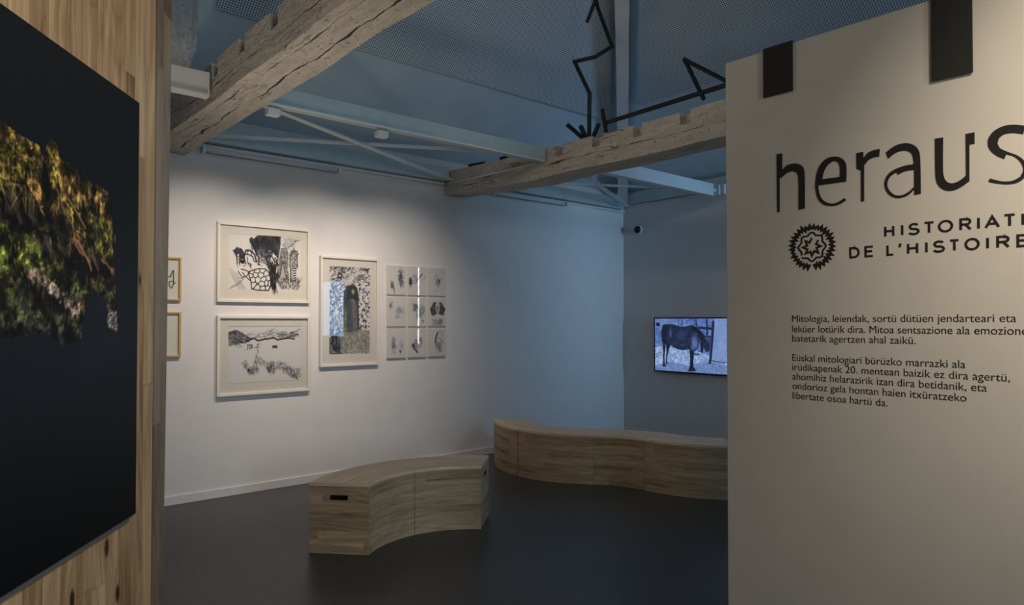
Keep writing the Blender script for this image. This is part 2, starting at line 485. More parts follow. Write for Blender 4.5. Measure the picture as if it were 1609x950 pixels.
# ------------------------------------------------------------------ timber wall (left)
def plank_wall(name, s0, s1, z0, z1, d0, d1, mat, slant=None, uvo=0.0):
    bm = bmesh.new(); l = bm.loops.layers.uv.verify()
    e = (lambda z: s1) if slant is None else slant
    zs = [z0, z1]
    v = {}
    for i, z in enumerate(zs):
        for j, s in enumerate((s0, e(z))):
            for q, d in enumerate((d0, d1)): v[i, j, q] = bm.verts.new((s, z, d))
    F = [[(0, 0, 1), (0, 1, 1), (1, 1, 1), (1, 0, 1)], [(0, 1, 0), (0, 0, 0), (1, 0, 0), (1, 1, 0)],
         [(0, 1, 1), (0, 1, 0), (1, 1, 0), (1, 1, 1)], [(0, 0, 0), (0, 0, 1), (1, 0, 1), (1, 0, 0)],
         [(1, 0, 1), (1, 1, 1), (1, 1, 0), (1, 0, 0)], [(0, 0, 0), (0, 1, 0), (0, 1, 1), (0, 0, 1)]]
    for q in F:
        f = bm.faces.new([v[i] for i in q])
        for lp in f.loops:
            c = lp.vert.co; lp[l].uv = (c.x + c.z + uvo, c.y)
    o = obj(name, bm, mat); o.matrix_world = MQ; o['kind'] = 'structure'
    return o


edge = lambda z: -.026 + .019 * z
plank_wall('wall_left', -4.2, -.158, 0, 3.4, -.12, 0, M['larch'], uvo=.05)['label'] = 'larch plank wall carrying the dark poster'
# end post of two weathered boards, turned slightly toward the room
bm = bmesh.new(); l = bm.loops.layers.uv.verify()
for (sa, sb, da, db, u0) in ((-.156, -.092, .006, .006, .0), (-.090, None, .005, -.006, .0605)):
    vs_ = []
    for z in (0, 3.4):
        e1 = edge(z) if sb is None else sb
        vs_.append([bm.verts.new(p) for p in ((sa, z, -.12), (sa, z, da), (e1, z, db), (e1, z, -.12))])
    for i in range(4):
        f = bm.faces.new([vs_[0][i], vs_[0][(i + 1) % 4], vs_[1][(i + 1) % 4], vs_[1][i]])
        for lp in f.loops: lp[l].uv = (u0 + (0 if lp.vert.co.x <= sa + 1e-4 else .0575), lp.vert.co.y)
    for r in vs_: bm.faces.new(r)
bmesh.ops.recalc_face_normals(bm, faces=bm.faces[:])
o = struct('trim_1', bm, M['larch_post'], 'weathered end post of the plank wall'); o.matrix_world = MQ

# ------------------------------------------------------------------ text wall (right)
bm = bmesh.new(); box(bm, 0, 3.5, 0, 2.76, -.2, 0, bev=.004)
o = struct('wall_right', bm, M['wall_text'], 'cream partition wall with the text'); o.matrix_world = MR


# ------------------------------------------------------------------ old tie beams
def tie_beam(name, label, xl, xr, ya, yb, zb, zt, notches, seed, mat):
    """hewn beam along y; notches = (y0, y1) pockets cut in the upper left arris"""
    ys = list(np.arange(ya, yb, .05)) + [yb]
    rows = [(y, 0) for y in ys if not any(a - .012 < y < b + .012 for a, b in notches)]
    for a, b in notches: rows += [(a - .0005, 0), (a, 1), ((a + b) / 2, 1), (b, 1), (b + .0005, 0)]
    rows.sort()
    bm = bmesh.new(); rings = []
    ND, NW = .10, .09
    def nz(p, k): return mnoise.noise(Vector(p) * k + Vector((seed, 0, 0)))
    for y, n in rows:
        zbb = zb(y); ztt = zt(y)
        zn = ztt - ND * n
        pts = []
        nb = 6
        for j in range(nb + 1): pts.append((xl + (xr - xl) * j / nb, zbb))
        for j in range(1, 5): pts.append((xr, zbb + (ztt - zbb) * j / 5))
        pts += [(xr, ztt), ((xl + NW + xr) / 2, ztt), (xl + NW, ztt), (xl + NW, zn), (xl, zn)]
        for j in range(1, 5): pts.append((xl, zn + (zbb - zn) * j / 5))
        ring = []
        for x, z in pts:
            q = Vector((x, y, z))
            dx = nz((x, y * .5, z), 3.0) * .012 + nz((x, y, z), 14.0) * .004
            dz = nz((x + 9, y * .5, z), 3.0) * .014 + nz((x, y + 5, z), 14.0) * .005
            ring.append(bm.verts.new((x + dx, y, z + dz)))
        rings.append(ring)
    N = len(rings[0])
    for a, b in zip(rings, rings[1:]):
        for j in range(N): bm.faces.new([a[j], a[(j + 1) % N], b[(j + 1) % N], b[j]])
    bm.faces.new(rings[0]); bm.faces.new(rings[-1][::-1])
    bmesh.ops.recalc_face_normals(bm, faces=bm.faces[:])
    o = obj(name, bm, mat)
    return tag(o, label, 'ceiling beam')


tie_beam('tie_beam', 'thick limewashed old tie beam with notches crossing upper left, beside the timber wall',
         1.435, 1.725, .9, YW, lambda y: 2.98, lambda y: 3.235, [(y, y + .105) for y in (1.05, 1.55, 2.07, 2.58, 3.08, 3.58, 4.06, 4.55)], 3.0, M['lime_near'])
tie_beam('tie_beam', 'notched limewashed old tie beam in the middle, running behind the text wall',
         4.45, 4.75, .6, YW, lambda y: 2.905 + max(0, (y - 4.9)) * .045, lambda y: 3.168 + max(0, y - 4.4) * .03,
         [(y, y + .095) for y in (1.25, 1.72, 2.19, 2.65, 3.06, 3.52, 3.98, 4.44)], 7.0, M['lime_mid'])

# hip rafter from the room corner up to the ridge
a = Vector((XE - .15, YW - .125, EAVE + .06)); b = Vector((RX + .3, RY + .25, RZ - .2))
d = (b - a).normalized(); s_ = d.cross(Vector((0, 0, 1))).normalized(); u_ = s_.cross(d)
bm = bmesh.new(); rings = []
for i in range(21):
    c = a.lerp(b, i / 20); r = []
    for p, q in ((-.065, -.065), (.065, -.065), (.065, -.26), (-.065, -.26)):
        r.append(bm.verts.new(c + s_ * (p + .006 * mnoise.noise(c * 3 + Vector((p * 9, 0, 0)))) + u_ * q))
    rings.append(r)
for r0, r1 in zip(rings, rings[1:]):
    for j in range(4): bm.faces.new([r0[j], r0[(j + 1) % 4], r1[(j + 1) % 4], r1[j]])
bm.faces.new(rings[0]); bm.faces.new(rings[-1][::-1]); bmesh.ops.recalc_face_normals(bm, faces=bm.faces[:])
tag(obj('hip_rafter', bm, M['white_plastic']), 'white painted rafter rising between the two perforated ceiling slopes', 'rafter')

# old post end hanging beside the timber wall, upper left
bm = bmesh.new(); rings = []
rnd = random.Random(5)
for i in range(18):
    z = 3.37 + i * .0405
    k = min(1, .62 + i * .13) if i < 4 else 1
    hx, hy = .115 * k, .09 * k
    r = []
    for j in range(12):
        a_ = 2 * math.pi * j / 12
        sx_, sy_ = math.cos(a_), math.sin(a_)
        q = 1 / max(abs(sx_), abs(sy_))
        n_ = 1 + .10 * mnoise.noise(Vector((sx_ * 2, sy_ * 2, z * 5))) + (.22 * mnoise.noise(Vector((sx_ * 4, sy_ * 4, z * 14))) if i < 5 else 0)
        r.append(bm.verts.new((1.345 + hx * sx_ * min(q, 1.3) * n_, 5.1 + hy * sy_ * min(q, 1.3) * n_, z - (.05 * abs(sx_) if i == 0 else 0))))
    rings.append(r)
for r0, r1 in zip(rings, rings[1:]):
    for j in range(12): bm.faces.new([r0[j], r0[(j + 1) % 12], r1[(j + 1) % 12], r1[j]])
bm.faces.new(rings[0]); bm.faces.new(rings[-1][::-1]); bmesh.ops.recalc_face_normals(bm, faces=bm.faces[:])
hp = tag(obj('timber_post', bm, M['lime_z']), 'broken end of an old whitewashed timber post above the thick tie beam', 'timber post')


# ------------------------------------------------------------------ steelwork
def channel(bm, p0, p1, z0, z1, out, fl=.07, t_=.010):
    """channel section with its web toward -out"""
    p0, p1, out = Vector(p0), Vector(p1), Vector(out).normalized()
    prof = [(0, z0), (fl, z0), (fl, z0 + t_), (t_, z0 + t_), (t_, z1 - t_), (fl, z1 - t_), (fl, z1), (0, z1)]
    r = [[bm.verts.new((p.x + out.x * a_, p.y + out.y * a_, z)) for a_, z in prof] for p in (p0, p1)]
    n_ = len(prof)
    for j in range(n_): bm.faces.new([r[0][j], r[0][(j + 1) % n_], r[1][(j + 1) % n_], r[1][j]])
    bm.faces.new(r[0]); bm.faces.new(r[1][::-1])
    bmesh.ops.recalc_face_normals(bm, faces=bm.faces[:])


def steel_beam(x0, x1, z0, z1, label, mat, plate=True):
    t = thing('steel_beam', label, 'steel beam', 'steel struts between the old beams', loc=((x0 + x1) / 2, 4.65, z0))
    inv = Matrix.Translation((-(x0 + x1) / 2, -4.65, -z0))
    bm = bmesh.new(); channel(bm, (x0 + .012, 4.65, 0), (x1 - .012, 4.65, 0), z0, z1, (0, 1, 0)); bm.transform(inv)
    obj('web_channel', bm, mat, t)
    bm = bx(x0 + .02, x1 - .02, 4.632, 4.649, z0 - .002, z0 + .010); bm.transform(inv); obj('flange_lip', bm, M['steel_light'], t)
    for xx in (x0, x1 - .012):
        bm = bx(xx, xx + .012, 4.647, 4.725, z0 - .002, z1 + .001); bm.transform(inv); obj('end_plate', bm, mat, t)
    return t


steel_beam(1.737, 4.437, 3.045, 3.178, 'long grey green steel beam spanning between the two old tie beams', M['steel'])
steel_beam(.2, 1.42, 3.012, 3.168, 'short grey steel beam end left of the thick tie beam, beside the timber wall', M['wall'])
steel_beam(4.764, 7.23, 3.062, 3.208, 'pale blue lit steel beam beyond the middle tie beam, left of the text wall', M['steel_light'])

bm = bmesh.new()
channel(bm, (1.74, YW - .105, 0), (4.44, YW - .105, 0), 3.105, 3.26, (0, 1, 0), .1)
tag(obj('wall_plate', bm, M['steel']), 'grey green steel wall plate along the top of the picture wall, between the tie beams', 'steel beam')
bm = bmesh.new()
channel(bm, (4.77, YW - .105, 0), (XE - .12, YW - .105, 0), 3.115, 3.26, (0, 1, 0), .1)
tag(obj('wall_plate', bm, M['steel']), 'grey green steel wall plate above the blue lit stretch of picture wall', 'steel beam')
bm = bmesh.new()
channel(bm, (XE - .105, YW - .01, 0), (XE - .105, 1.2, 0), 3.175, 3.31, (1, 0, 0), .1)
tag(obj('wall_plate', bm, M['steel']), 'steel wall plate along the top of the end wall above the screen', 'steel beam')
# ledge trims under the plates
struct('trim_2', bx(1.75, 4.43, YW - .03, YW, 3.07, 3.10, bev=.003), M['base'])
struct('trim_3', bx(4.78, XE, YW - .03, YW, 3.08, 3.11, bev=.003), M['base'])
struct('trim_4', bx(XE - .03, XE, 1.2, YW - .03, 3.14, 3.17, bev=.003), M['base'])


def brace(p0, p1, wdt, h, label, mat):
    p0, p1 = Vector(p0), Vector(p1); d = (p1 - p0); n_ = Vector((-d.y, d.x, 0)).normalized()
    bm = bmesh.new(); t_ = .006
    prof = [(-wdt / 2, 0), (wdt / 2, 0), (wdt / 2, t_), (-wdt / 2 + t_, t_), (-wdt / 2 + t_, h), (-wdt / 2, h)]
    r = [[bm.verts.new((p.x + n_.x * a_, p.y + n_.y * a_, p.z + z)) for a_, z in prof] for p in (p0, p1)]
    for j in range(6): bm.faces.new([r[0][j], r[0][(j + 1) % 6], r[1][(j + 1) % 6], r[1][j]])
    bm.faces.new(r[0]); bm.faces.new(r[1][::-1]); bmesh.ops.recalc_face_normals(bm, faces=bm.faces[:])
    return tag(obj('cross_brace', bm, mat), label, 'steel brace', 'diagonal braces under the roof')


brace((1.82, 4.84, 3.092), (4.40, 6.12, 3.092), .06, .014, 'broad pale diagonal brace running down right to the middle tie beam', M['steel_light'])
brace((1.76, 6.09, 3.108), (4.25, 4.76, 3.108), .025, .025, 'thin pale brace crossing behind the broad one above the pictures', M['steel_light'])
brace((4.85, 4.75, 3.12), (7.34, 6.08, 3.12), .06, .014, 'broad pale diagonal brace meeting the far room corner', M['steel_light'])
brace((4.82, 6.08, 3.136), (7.18, 4.76, 3.136), .025, .025, 'thin pale brace right of the middle tie beam, crossing the broad one', M['steel_light'])

# bracket at the right end of the lit strut
bm = bmesh.new(); box(bm, 7.235, 7.42, 4.66, 4.70, 3.12, 3.16, bev=.004); box(bm, 7.30, 7.33, 4.62, 4.74, 3.08, 3.20, bev=.003); box(bm, 7.38, 7.424, 4.60, 4.76, 3.10, 3.22, bev=.003)
tag(obj('steel_bracket', bm, M['steel_light']), 'pale bolted steel bracket at the right end of the blue lit beam', 'bracket')

# conduit along the middle tie beam
bm = bmesh.new(); tube(bm, [(4.425, YW - .01, 3.075), (4.425, 5.4, 3.062), (4.425, 4.76, 3.05)], .011)
tag(obj('conduit_pipe', bm, M['base'], smooth=True), 'thin white conduit pipe along the side of the middle tie beam', 'pipe')


# strip lights under the wall plate
def strip_light(x0, x1, z, label):
    t = thing('strip_light', label, 'light fixture', 'white strip lights high on the picture wall', loc=((x0 + x1) / 2, YW - .06, z))
    L = (x1 - x0) / 2
    obj('housing', bx(-L, L, -.012, .028, 0, .026, bev=.004), M['white_plastic'], t)
    bm = bmesh.new(); tube(bm, [(-L + .04, -.028, -.004), (L - .04, -.028, -.004)], .013, 12); obj('tube', bm, M['white_plastic'], t, True)
    for x in (-L - .006, L - .018):
        obj('end_cap', bx(x, x + .024, -.045, .03, -.022, .032, bev=.004), M['white_plastic'], t)
    obj('wall_bracket', bx(-.05, .05, .028, .058, .0, .022), M['white_plastic'], t)
    return t


strip_light(1.85, 3.13, 3.032, 'unlit white strip light above the large drawings, left of the middle tie beam')
strip_light(5.10, 6.31, 3.055, 'unlit white strip light right of the middle tie beam, above the blue lit wall')


def clip(x, label):
    t = thing('junction_box', label, 'junction box', 'white boxes under the steel beam', loc=(x, 4.70, 3.045))
    obj('body', bx(-.045, .045, -.035, .035, -.062, -.012, bev=.006), M['white_plastic'], t)
    obj('stem', bx(-.015, .015, -.015, .015, -.012, .0), M['white_plastic'], t)


clip(1.86, 'small white box under the steel beam, close to the thick tie beam')
clip(2.72, 'small white box under the steel beam, near its middle')


# ------------------------------------------------------------------ black tube line figures on the middle beam
def rods(name, label, parts):
    t = thing(name, label, 'sculpture', loc=(4.6, parts[0][1][0][0], 3.17))
    o0 = Vector(t.location)
    for nm, pts, r in parts:
        bm = bmesh.new()
        P3 = [Vector((4.6 + (p[2] if len(p) > 2 else 0), p[0], p[1])) - o0 for p in pts]
        for a_, b_ in zip(P3, P3[1:]):
            d_ = (b_ - a_).normalized() * r * .6
            tube(bm, [a_ - d_, b_ + d_], r, 10)
        obj(nm, bm, M['black_tube'], t)
    return t


rods('tube_sculpture', 'black zigzag tube figure standing upright on the middle tie beam', [
    ('leg_tube', [(4.247, 3.17), (4.243, 3.448), (4.238, 3.621)], .020),
    ('body_tube', [(4.238, 3.621), (4.429, 3.967), (4.172, 3.936), (3.971, 3.971), (4.133, 4.36), (4.19, 4.55)], .018),
    ('arm_tube', [(4.249, 4.277, -.02), (4.13, 4.47, -.02), (4.09, 4.60, -.02)], .017),
    ('toe_tube', [(4.46, 3.367, -.05), (4.315, 3.225)], .020),
    ('toe_tube', [(4.389, 3.351, .05), (4.285, 3.225)], .024),
    ('toe_tube', [(4.135, 3.315), (4.212, 3.19)], .020)])
rods('tube_sculpture', 'black tube figure lying along the middle tie beam, cut off by text wall', [
    ('foot_tube', [(4.085, 3.429), (4.034, 3.185)], .018),
    ('body_tube', [(4.047, 3.312), (2.853, 3.335 + .0), (2.3, 3.35)], .019),
    ('bent_tube', [(3.046, 3.285), (3.214, 3.633), (2.853, 3.37), (2.2, 2.93 + .45)], .017)])

# two short black rods lying on the beam top near the wall
for y, L, lb in ((5.83, .20, 'short black rod on the tie beam top close to the picture wall'),
                 (5.28, .24, 'short black rod on the tie beam top just behind the steel beam')):
    zt_ = 3.168 + (y - 4.4) * .03 + .028
    bm = bmesh.new(); tube(bm, [(4.56, y - L / 2, zt_), (4.52, y + L / 2, zt_)], .022, 12)
    tag(obj('black_rod', bm, M['black_tube'], smooth=False), lb, 'rod', 'black rods on the beam')


# ------------------------------------------------------------------ painting helpers (pictures are drawn stroke by stroke)
RNG = np.random.default_rng(11)


def fbm(h, w_, cells, octv=4, seed=0, gain=.55):
    r = np.random.default_rng(seed); out = np.zeros((h, w_)); amp = 1; tot = 0
    for o_ in range(octv):
        cy, cx = max(2, int(cells[1] * 2 ** o_)), max(2, int(cells[0] * 2 ** o_))
        g = r.random((cy + 2, cx + 2))
        yy = np.linspace(0, cy, h); xx = np.linspace(0, cx, w_)
        y0 = yy.astype(int); x0 = xx.astype(int); fy = yy - y0; fx = xx - x0
        fy = (fy * fy * (3 - 2 * fy))[:, None]; fx = (fx * fx * (3 - 2 * fx))[None]
        a_ = g[y0][:, x0]; b_ = g[y0][:, x0 + 1]; c_ = g[y0 + 1][:, x0]; d_ = g[y0 + 1][:, x0 + 1]
        out += amp * ((a_ * (1 - fx) + b_ * fx) * (1 - fy) + (c_ * (1 - fx) + d_ * fx) * fy); tot += amp; amp *= gain
    return out / tot


def homography(src, dst):
    A_ = []; b_ = []
    for (x, y), (u, v) in zip(src, dst):
        A_ += [[x, y, 1, 0, 0, 0, -u * x, -u * y], [0, 0, 0, x, y, 1, -v * x, -v * y]]; b_ += [u, v]
    return np.append(np.linalg.solve(np.array(A_, float), np.array(b_, float)), 1).reshape(3, 3)


class Art:
    """canvas in sRGB 0..255, rows from the top; sketch points are mapped by a homography to the sheet"""
    def __init__(s, W_, H_, src, bg_):
        s.w, s.h = W_, H_
        s.Hm = homography(src, [(0, 0), (W_ - 1, 0), (W_ - 1, H_ - 1), (0, H_ - 1)])
        s.im = np.zeros((H_, W_, 3)) + np.array(bg_, float)
        s.k = W_ / (src[1][0] - src[0][0])

    def P(s, pts):
        p = np.c_[np.array(pts, float)[:, :2], np.ones(len(pts))] @ s.Hm.T
        return p[:, :2] / p[:, 2:]

    def line(s, pts, wd, c, a_=1.0, taper=False):
        p = s.P(pts); r = max(.55, wd * s.k / 2); c = np.array(c, float)
        n_ = len(p) - 1
        for i, (q0, q1) in enumerate(zip(p, p[1:])):
            x0, x1 = sorted((q0[0], q1[0])); y0, y1 = sorted((q0[1], q1[1]))
            X0, X1 = int(max(0, x0 - r - 2)), int(min(s.w, x1 + r + 3)); Y0, Y1 = int(max(0, y0 - r - 2)), int(min(s.h, y1 + r + 3))
            if X1 <= X0 or Y1 <= Y0: continue
            yy, xx = np.mgrid[Y0:Y1, X0:X1]
            d_ = q1 - q0; L2 = max(1e-9, d_ @ d_)
            t_ = np.clip(((xx - q0[0]) * d_[0] + (yy - q0[1]) * d_[1]) / L2, 0, 1)
            dist = np.hypot(xx - q0[0] - t_ * d_[0], yy - q0[1] - t_ * d_[1])
            rr = r * (1 - .8 * (i + t_) / n_) if taper else r
            m = (np.clip(rr + .5 - dist, 0, 1) * a_)[..., None]
            s.im[Y0:Y1, X0:X1] = s.im[Y0:Y1, X0:X1] * (1 - m) + c * m

    def mask(s, pts):
        p = s.P(pts); yy, xx = np.mgrid[0:s.h, 0:s.w]; m = np.zeros((s.h, s.w), bool)
        for (x0, y0), (x1, y1) in zip(p, np.roll(p, -1, 0)):
            if abs(y1 - y0) < 1e-9: continue
            m ^= ((y0 > yy) != (y1 > yy)) & (xx < (x1 - x0) * (yy - y0) / (y1 - y0) + x0)
        return m

    def poly(s, pts, c, a_=1.0, nz=None, c2=None):
        m = s.mask(pts).astype(float) * a_
        c = np.array(c, float)
        if nz is not None: col = c + (np.array(c2, float) - c) * nz[..., None]
        else: col = c
        s.im = s.im * (1 - m[..., None]) + col * m[..., None]

    def soft(s, cx, cy, rx, ry, c, a_, seed=0, thr=.5, rough=8):
        """irregular ink-wash blob"""
        p = s.P([(cx, cy), (cx + rx, cy), (cx, cy + ry)]); RX_, RY_ = abs(p[1, 0] - p[0, 0]) + .1, abs(p[2, 1] - p[0, 1]) + .1
        yy, xx = np.mgrid[0:s.h, 0:s.w]
        d_ = np.hypot((xx - p[0, 0]) / RX_, (yy - p[0, 1]) / RY_)
        n_ = fbm(s.h, s.w, (rough, rough * s.h / s.w), 4, seed)
        m = np.clip((1.0 - d_) * 1.6 + (n_ - thr) * 2.6, 0, 1) * np.clip(1.35 - d_, 0, 1)
        m = (np.clip(m * (.5 + n_), 0, 1) * a_)[..., None]
        s.im = s.im * (1 - m) + np.array(c, float) * m

    def mesh(s, name, x0, x1, y0, y1, depth, mat, parent):
        W_, H_ = s.w, s.h
        xs = np.linspace(x0, x1, W_); ys = np.linspace(y1, y0, H_)
        co = np.zeros((H_, W_, 3)); co[..., 0] = xs[None]; co[..., 1] = ys[:, None]; co[..., 2] = depth
        idx = np.arange(W_ * H_).reshape(H_, W_)
        f = np.stack([idx[1:, :-1], idx[1:, 1:], idx[:-1, 1:], idx[:-1, :-1]], -1).reshape(-1, 4)
        me = bpy.data.meshes.new(name)
        me.vertices.add(W_ * H_); me.vertices.foreach_set('co', co.ravel())
        me.loops.add(f.size); me.loops.foreach_set('vertex_index', f.ravel().astype(np.int32))
        me.polygons.add(len(f)); me.polygons.foreach_set('loop_start', np.arange(0, f.size, 4, dtype=np.int32))
        me.update(calc_edges=True)
        at_ = me.color_attributes.new('Col', 'FLOAT_COLOR', 'POINT')
        c = np.ones((H_, W_, 4)); c[..., :3] = sl(np.clip(s.im, 0, 255))
        at_.data.foreach_set('color', c.ravel().astype(np.float32))
        return link(name, me, mat, parent)


INK = (34, 32, 34); PAPER = (216, 211, 204)


def streaks(art, poly, n_, L, ang, c, wd, seed, a_=.8, spread=.5, curve=0.0):
    r = np.random.default_rng(seed); pl = np.array(poly, float)
    x0, y0 = pl.min(0); x1, y1 = pl.max(0); k_ = 0; tries = 0
    def inside(px, py):
        ins = False
        for (ax, ay), (bx_, by) in zip(pl, np.roll(pl, -1, 0)):
            if (ay > py) != (by > py) and px < (bx_ - ax) * (py - ay) / (by - ay) + ax: ins = not ins
        return ins
    while k_ < n_ and tries < n_ * 20:
        tries += 1
        px, py = r.uniform(x0, x1), r.uniform(y0, y1)
        if not inside(px, py): continue
        t_ = math.radians(ang) + r.normal() * spread; l_ = L * r.uniform(.4, 1.3)
        mid = (px + l_ / 2 * math.cos(t_ + curve * r.normal()), py + l_ / 2 * math.sin(t_ + curve * r.normal()))
        art.line([(px, py), mid, (px + l_ * math.cos(t_), py + l_ * math.sin(t_))], wd * r.uniform(.5, 1.4), c, a_ * r.uniform(.5, 1), True)
        k_ += 1


# --- ink drawing of the tree, houses and tower
def art_tree():
    A_ = Art(270, 224, [(30, 45), (1020, 150), (1020, 930), (25, 905)], (212, 205, 192))
    sheet = [(148, 165), (940, 222), (935, 812), (150, 780)]
    A_.poly(sheet, PAPER)
    big = [(372, 228), (395, 205), (425, 230), (445, 205), (470, 190), (722, 205), (715, 330), (690, 480), (702, 660), (672, 680), (665, 790), (622, 790), (610, 650), (590, 590), (600, 560), (560, 470), (520, 440), (480, 400), (455, 430), (440, 380), (400, 300), (378, 262)]
    A_.poly(big, (38, 36, 38), 1, fbm(A_.h, A_.w, (30, 8), 3, 3) ** 2 * 1.2, (110, 105, 105))
    streaks(A_, big, 90, 90, 80, (20, 18, 20), 8, 1, .8, .35)
    streaks(A_, [(430, 320), (560, 330), (700, 400), (690, 560), (600, 500), (450, 420)], 70, 34, 60, (200, 195, 190), 5, 2, .8, .9)
    A_.poly([(600, 470), (640, 390), (690, 455), (655, 525)], PAPER)
    for q in ([(610, 465), (650, 520)], [(630, 430), (668, 495), (682, 460), (650, 440)], [(622, 410), (640, 470)], [(655, 450), (672, 470), (655, 490), (645, 465)]): A_.line(q, 7, INK)
    fig = [(183, 340), (200, 352), (235, 312), (290, 335), (322, 395), (318, 500), (292, 505), (275, 470), (262, 520), (236, 515), (226, 420), (200, 375)]
    A_.poly(fig, (40, 38, 40), 1, fbm(A_.h, A_.w, (40, 24), 3, 9) ** 2, (150, 145, 140))
    streaks(A_, fig, 40, 40, 70, (15, 15, 15), 8, 4, .8, .5)
    A_.line([(248, 405), (252, 520)], 22, PAPER); A_.line([(240, 405), (240, 515)], 4, INK); A_.line([(262, 405), (264, 515)], 4, INK)
    for y in (420, 450, 480): A_.line([(246, y), (258, y + 8)], 7, INK)
    A_.poly([(278, 440), (312, 450), (312, 498), (276, 490)], (25, 25, 25)); A_.line([(282, 452), (308, 458)], 6, PAPER)
    arch = [(322, 400), (335, 355), (360, 350), (400, 368), (432, 400), (442, 445), (455, 480)]
    A_.line(arch, 16, INK); A_.line([(330, 398), (372, 402), (410, 425), (425, 470), (445, 485)], 11, INK)
    A_.line([(360, 352), (352, 395)], 10, INK); A_.line([(395, 370), (398, 420)], 10, INK)
    for q in ([(322, 440), (330, 500), (345, 505)], [(350, 430), (355, 490), (385, 500), (390, 552)], [(310, 520), (330, 525)], [(385, 505), (400, 520)], [(360, 492), (378, 530)]): A_.line(q, 8, INK)
    for y in (425, 450, 475, 505): A_.line([(476, y), (490, y + 12)], 15, INK)
    A_.line([(468, 415), (470, 520)], 5, INK); A_.line([(500, 420), (510, 500)], 5, INK)
    A_.line([(520, 470), (570, 520), (595, 575)], 18, (120, 116, 112)); A_.line([(510, 450), (560, 480), (600, 560)], 8, INK)
    trunk = [(585, 470), (690, 480), (700, 660), (668, 700), (665, 790), (622, 790), (612, 650)]
    streaks(A_, trunk, 60, 100, 85, (15, 14, 16), 9, 7, .8, .2); streaks(A_, trunk, 26, 60, 85, (180, 176, 172), 4, 8, .6, .2)
    A_.line([(682, 540), (676, 600)], 12, PAPER)
    # cells of the big shell
    shell = [(362, 592), (430, 568), (480, 558), (550, 560), (590, 600), (606, 660), (612, 740), (585, 800), (500, 796), (470, 795), (400, 780), (392, 700), (380, 660)]
    A_.poly(shell, PAPER)
    m = A_.mask(shell); r = np.random.default_rng(4)
    cells = A_.P([(400, 590), (460, 580), (520, 575), (385, 630), (445, 625), (500, 630), (565, 610), (410, 680), (470, 675), (530, 680), (590, 660), (420, 740), (455, 770), (520, 720), (565, 715), (600, 720), (530, 780), (575, 780)])
    yy, xx = np.mgrid[0:A_.h, 0:A_.w]
    ds = np.sort(np.stack([np.hypot(xx - c[0], yy - c[1]) for c in cells]), 0)
    e_ = m & (ds[1] - ds[0] < 2.6); A_.im[e_] = INK
    A_.line(shell + shell[:1], 11, INK)
    A_.line([(285, 560), (340, 575), (365, 592)], 10, INK); A_.line([(250, 585), (280, 630), (300, 650), (345, 640), (365, 605)], 9, INK)
    A_.line([(300, 600), (330, 640), (385, 690)], 9, INK); A_.line([(262, 655), (300, 665)], 6, INK)
    for i in range(11):
        x = 160 + i * 18
        A_.line([(x, 545 + 14 * i), (x + 8, 610 + 12 * i), (x + 46, 690 + 7 * i), (x + 95, 785)], 2.6, (84, 82, 80), .6) if i < 6 else None
        A_.line([(330 - i * 6, 640 + i * 5), (300 - i * 8, 700 + i * 3), (230 - i * 6, 745 + i), (160, 765 + i * 2)], 2.2, (96, 94, 92), .45) if i % 2 else None
    # right hand figures and tower
    rf = [(722, 335), (790, 335), (806, 400), (800, 520), (812, 680), (705, 672), (692, 560), (704, 450)]
    A_.poly(rf, (95, 92, 90), 1, fbm(A_.h, A_.w, (50, 40), 3, 21), (200, 195, 190)); streaks(A_, rf, 90, 40, 80, (25, 24, 26), 6, 12, .8, .6)
    A_.poly([(742, 480), (782, 672), (708, 670)], (178, 170, 160)); A_.line([(742, 480), (708, 670)], 7, INK); A_.line([(742, 480), (784, 672)], 7, INK)
    tw = [(820, 385), (850, 340), (905, 372), (905, 470), (900, 552), (822, 548)]
    A_.poly(tw, (120, 116, 112), 1, fbm(A_.h, A_.w, (40, 40), 3, 31), (215, 210, 205)); streaks(A_, tw, 50, 36, 80, (30, 30, 30), 6, 13, .8, .6)
    for q in ([(822, 380), (905, 370)], [(822, 400), (822, 548)], [(900, 400), (905, 550)], [(855, 330), (880, 365)]): A_.line(q, 7, INK)
    A_.line([(895, 385), (915, 395), (905, 415), (890, 405)], 6, INK)
    for y in range(562, 700, 26):
        A_.line([(858, y), (886, y - 4)], 12, INK); A_.line([(828, y), (836, y + 18)], 12, INK); A_.line([(842, y + 12), (852, y + 12)], 6, (90, 88, 86))
    streaks(A_, [(705, 680), (815, 680), (925, 690), (925, 805), (705, 785)], 170, 46, -80, (30, 30, 32), 5, 17, .85, .5)
    streaks(A_, [(725, 215), (870, 240), (860, 300), (800, 340), (725, 320)], 60, 70, 20, (120, 118, 116), 5, 18, .7, .4)
    A_.line([(930, 250), (880, 265), (850, 300), (800, 335)], 7, (70, 68, 68)); A_.line([(925, 255), (870, 258), (840, 270)], 5, (90, 88, 88))
    A_.line([(150, 165), (940, 222)], 4, (180, 172, 160))
    return A_


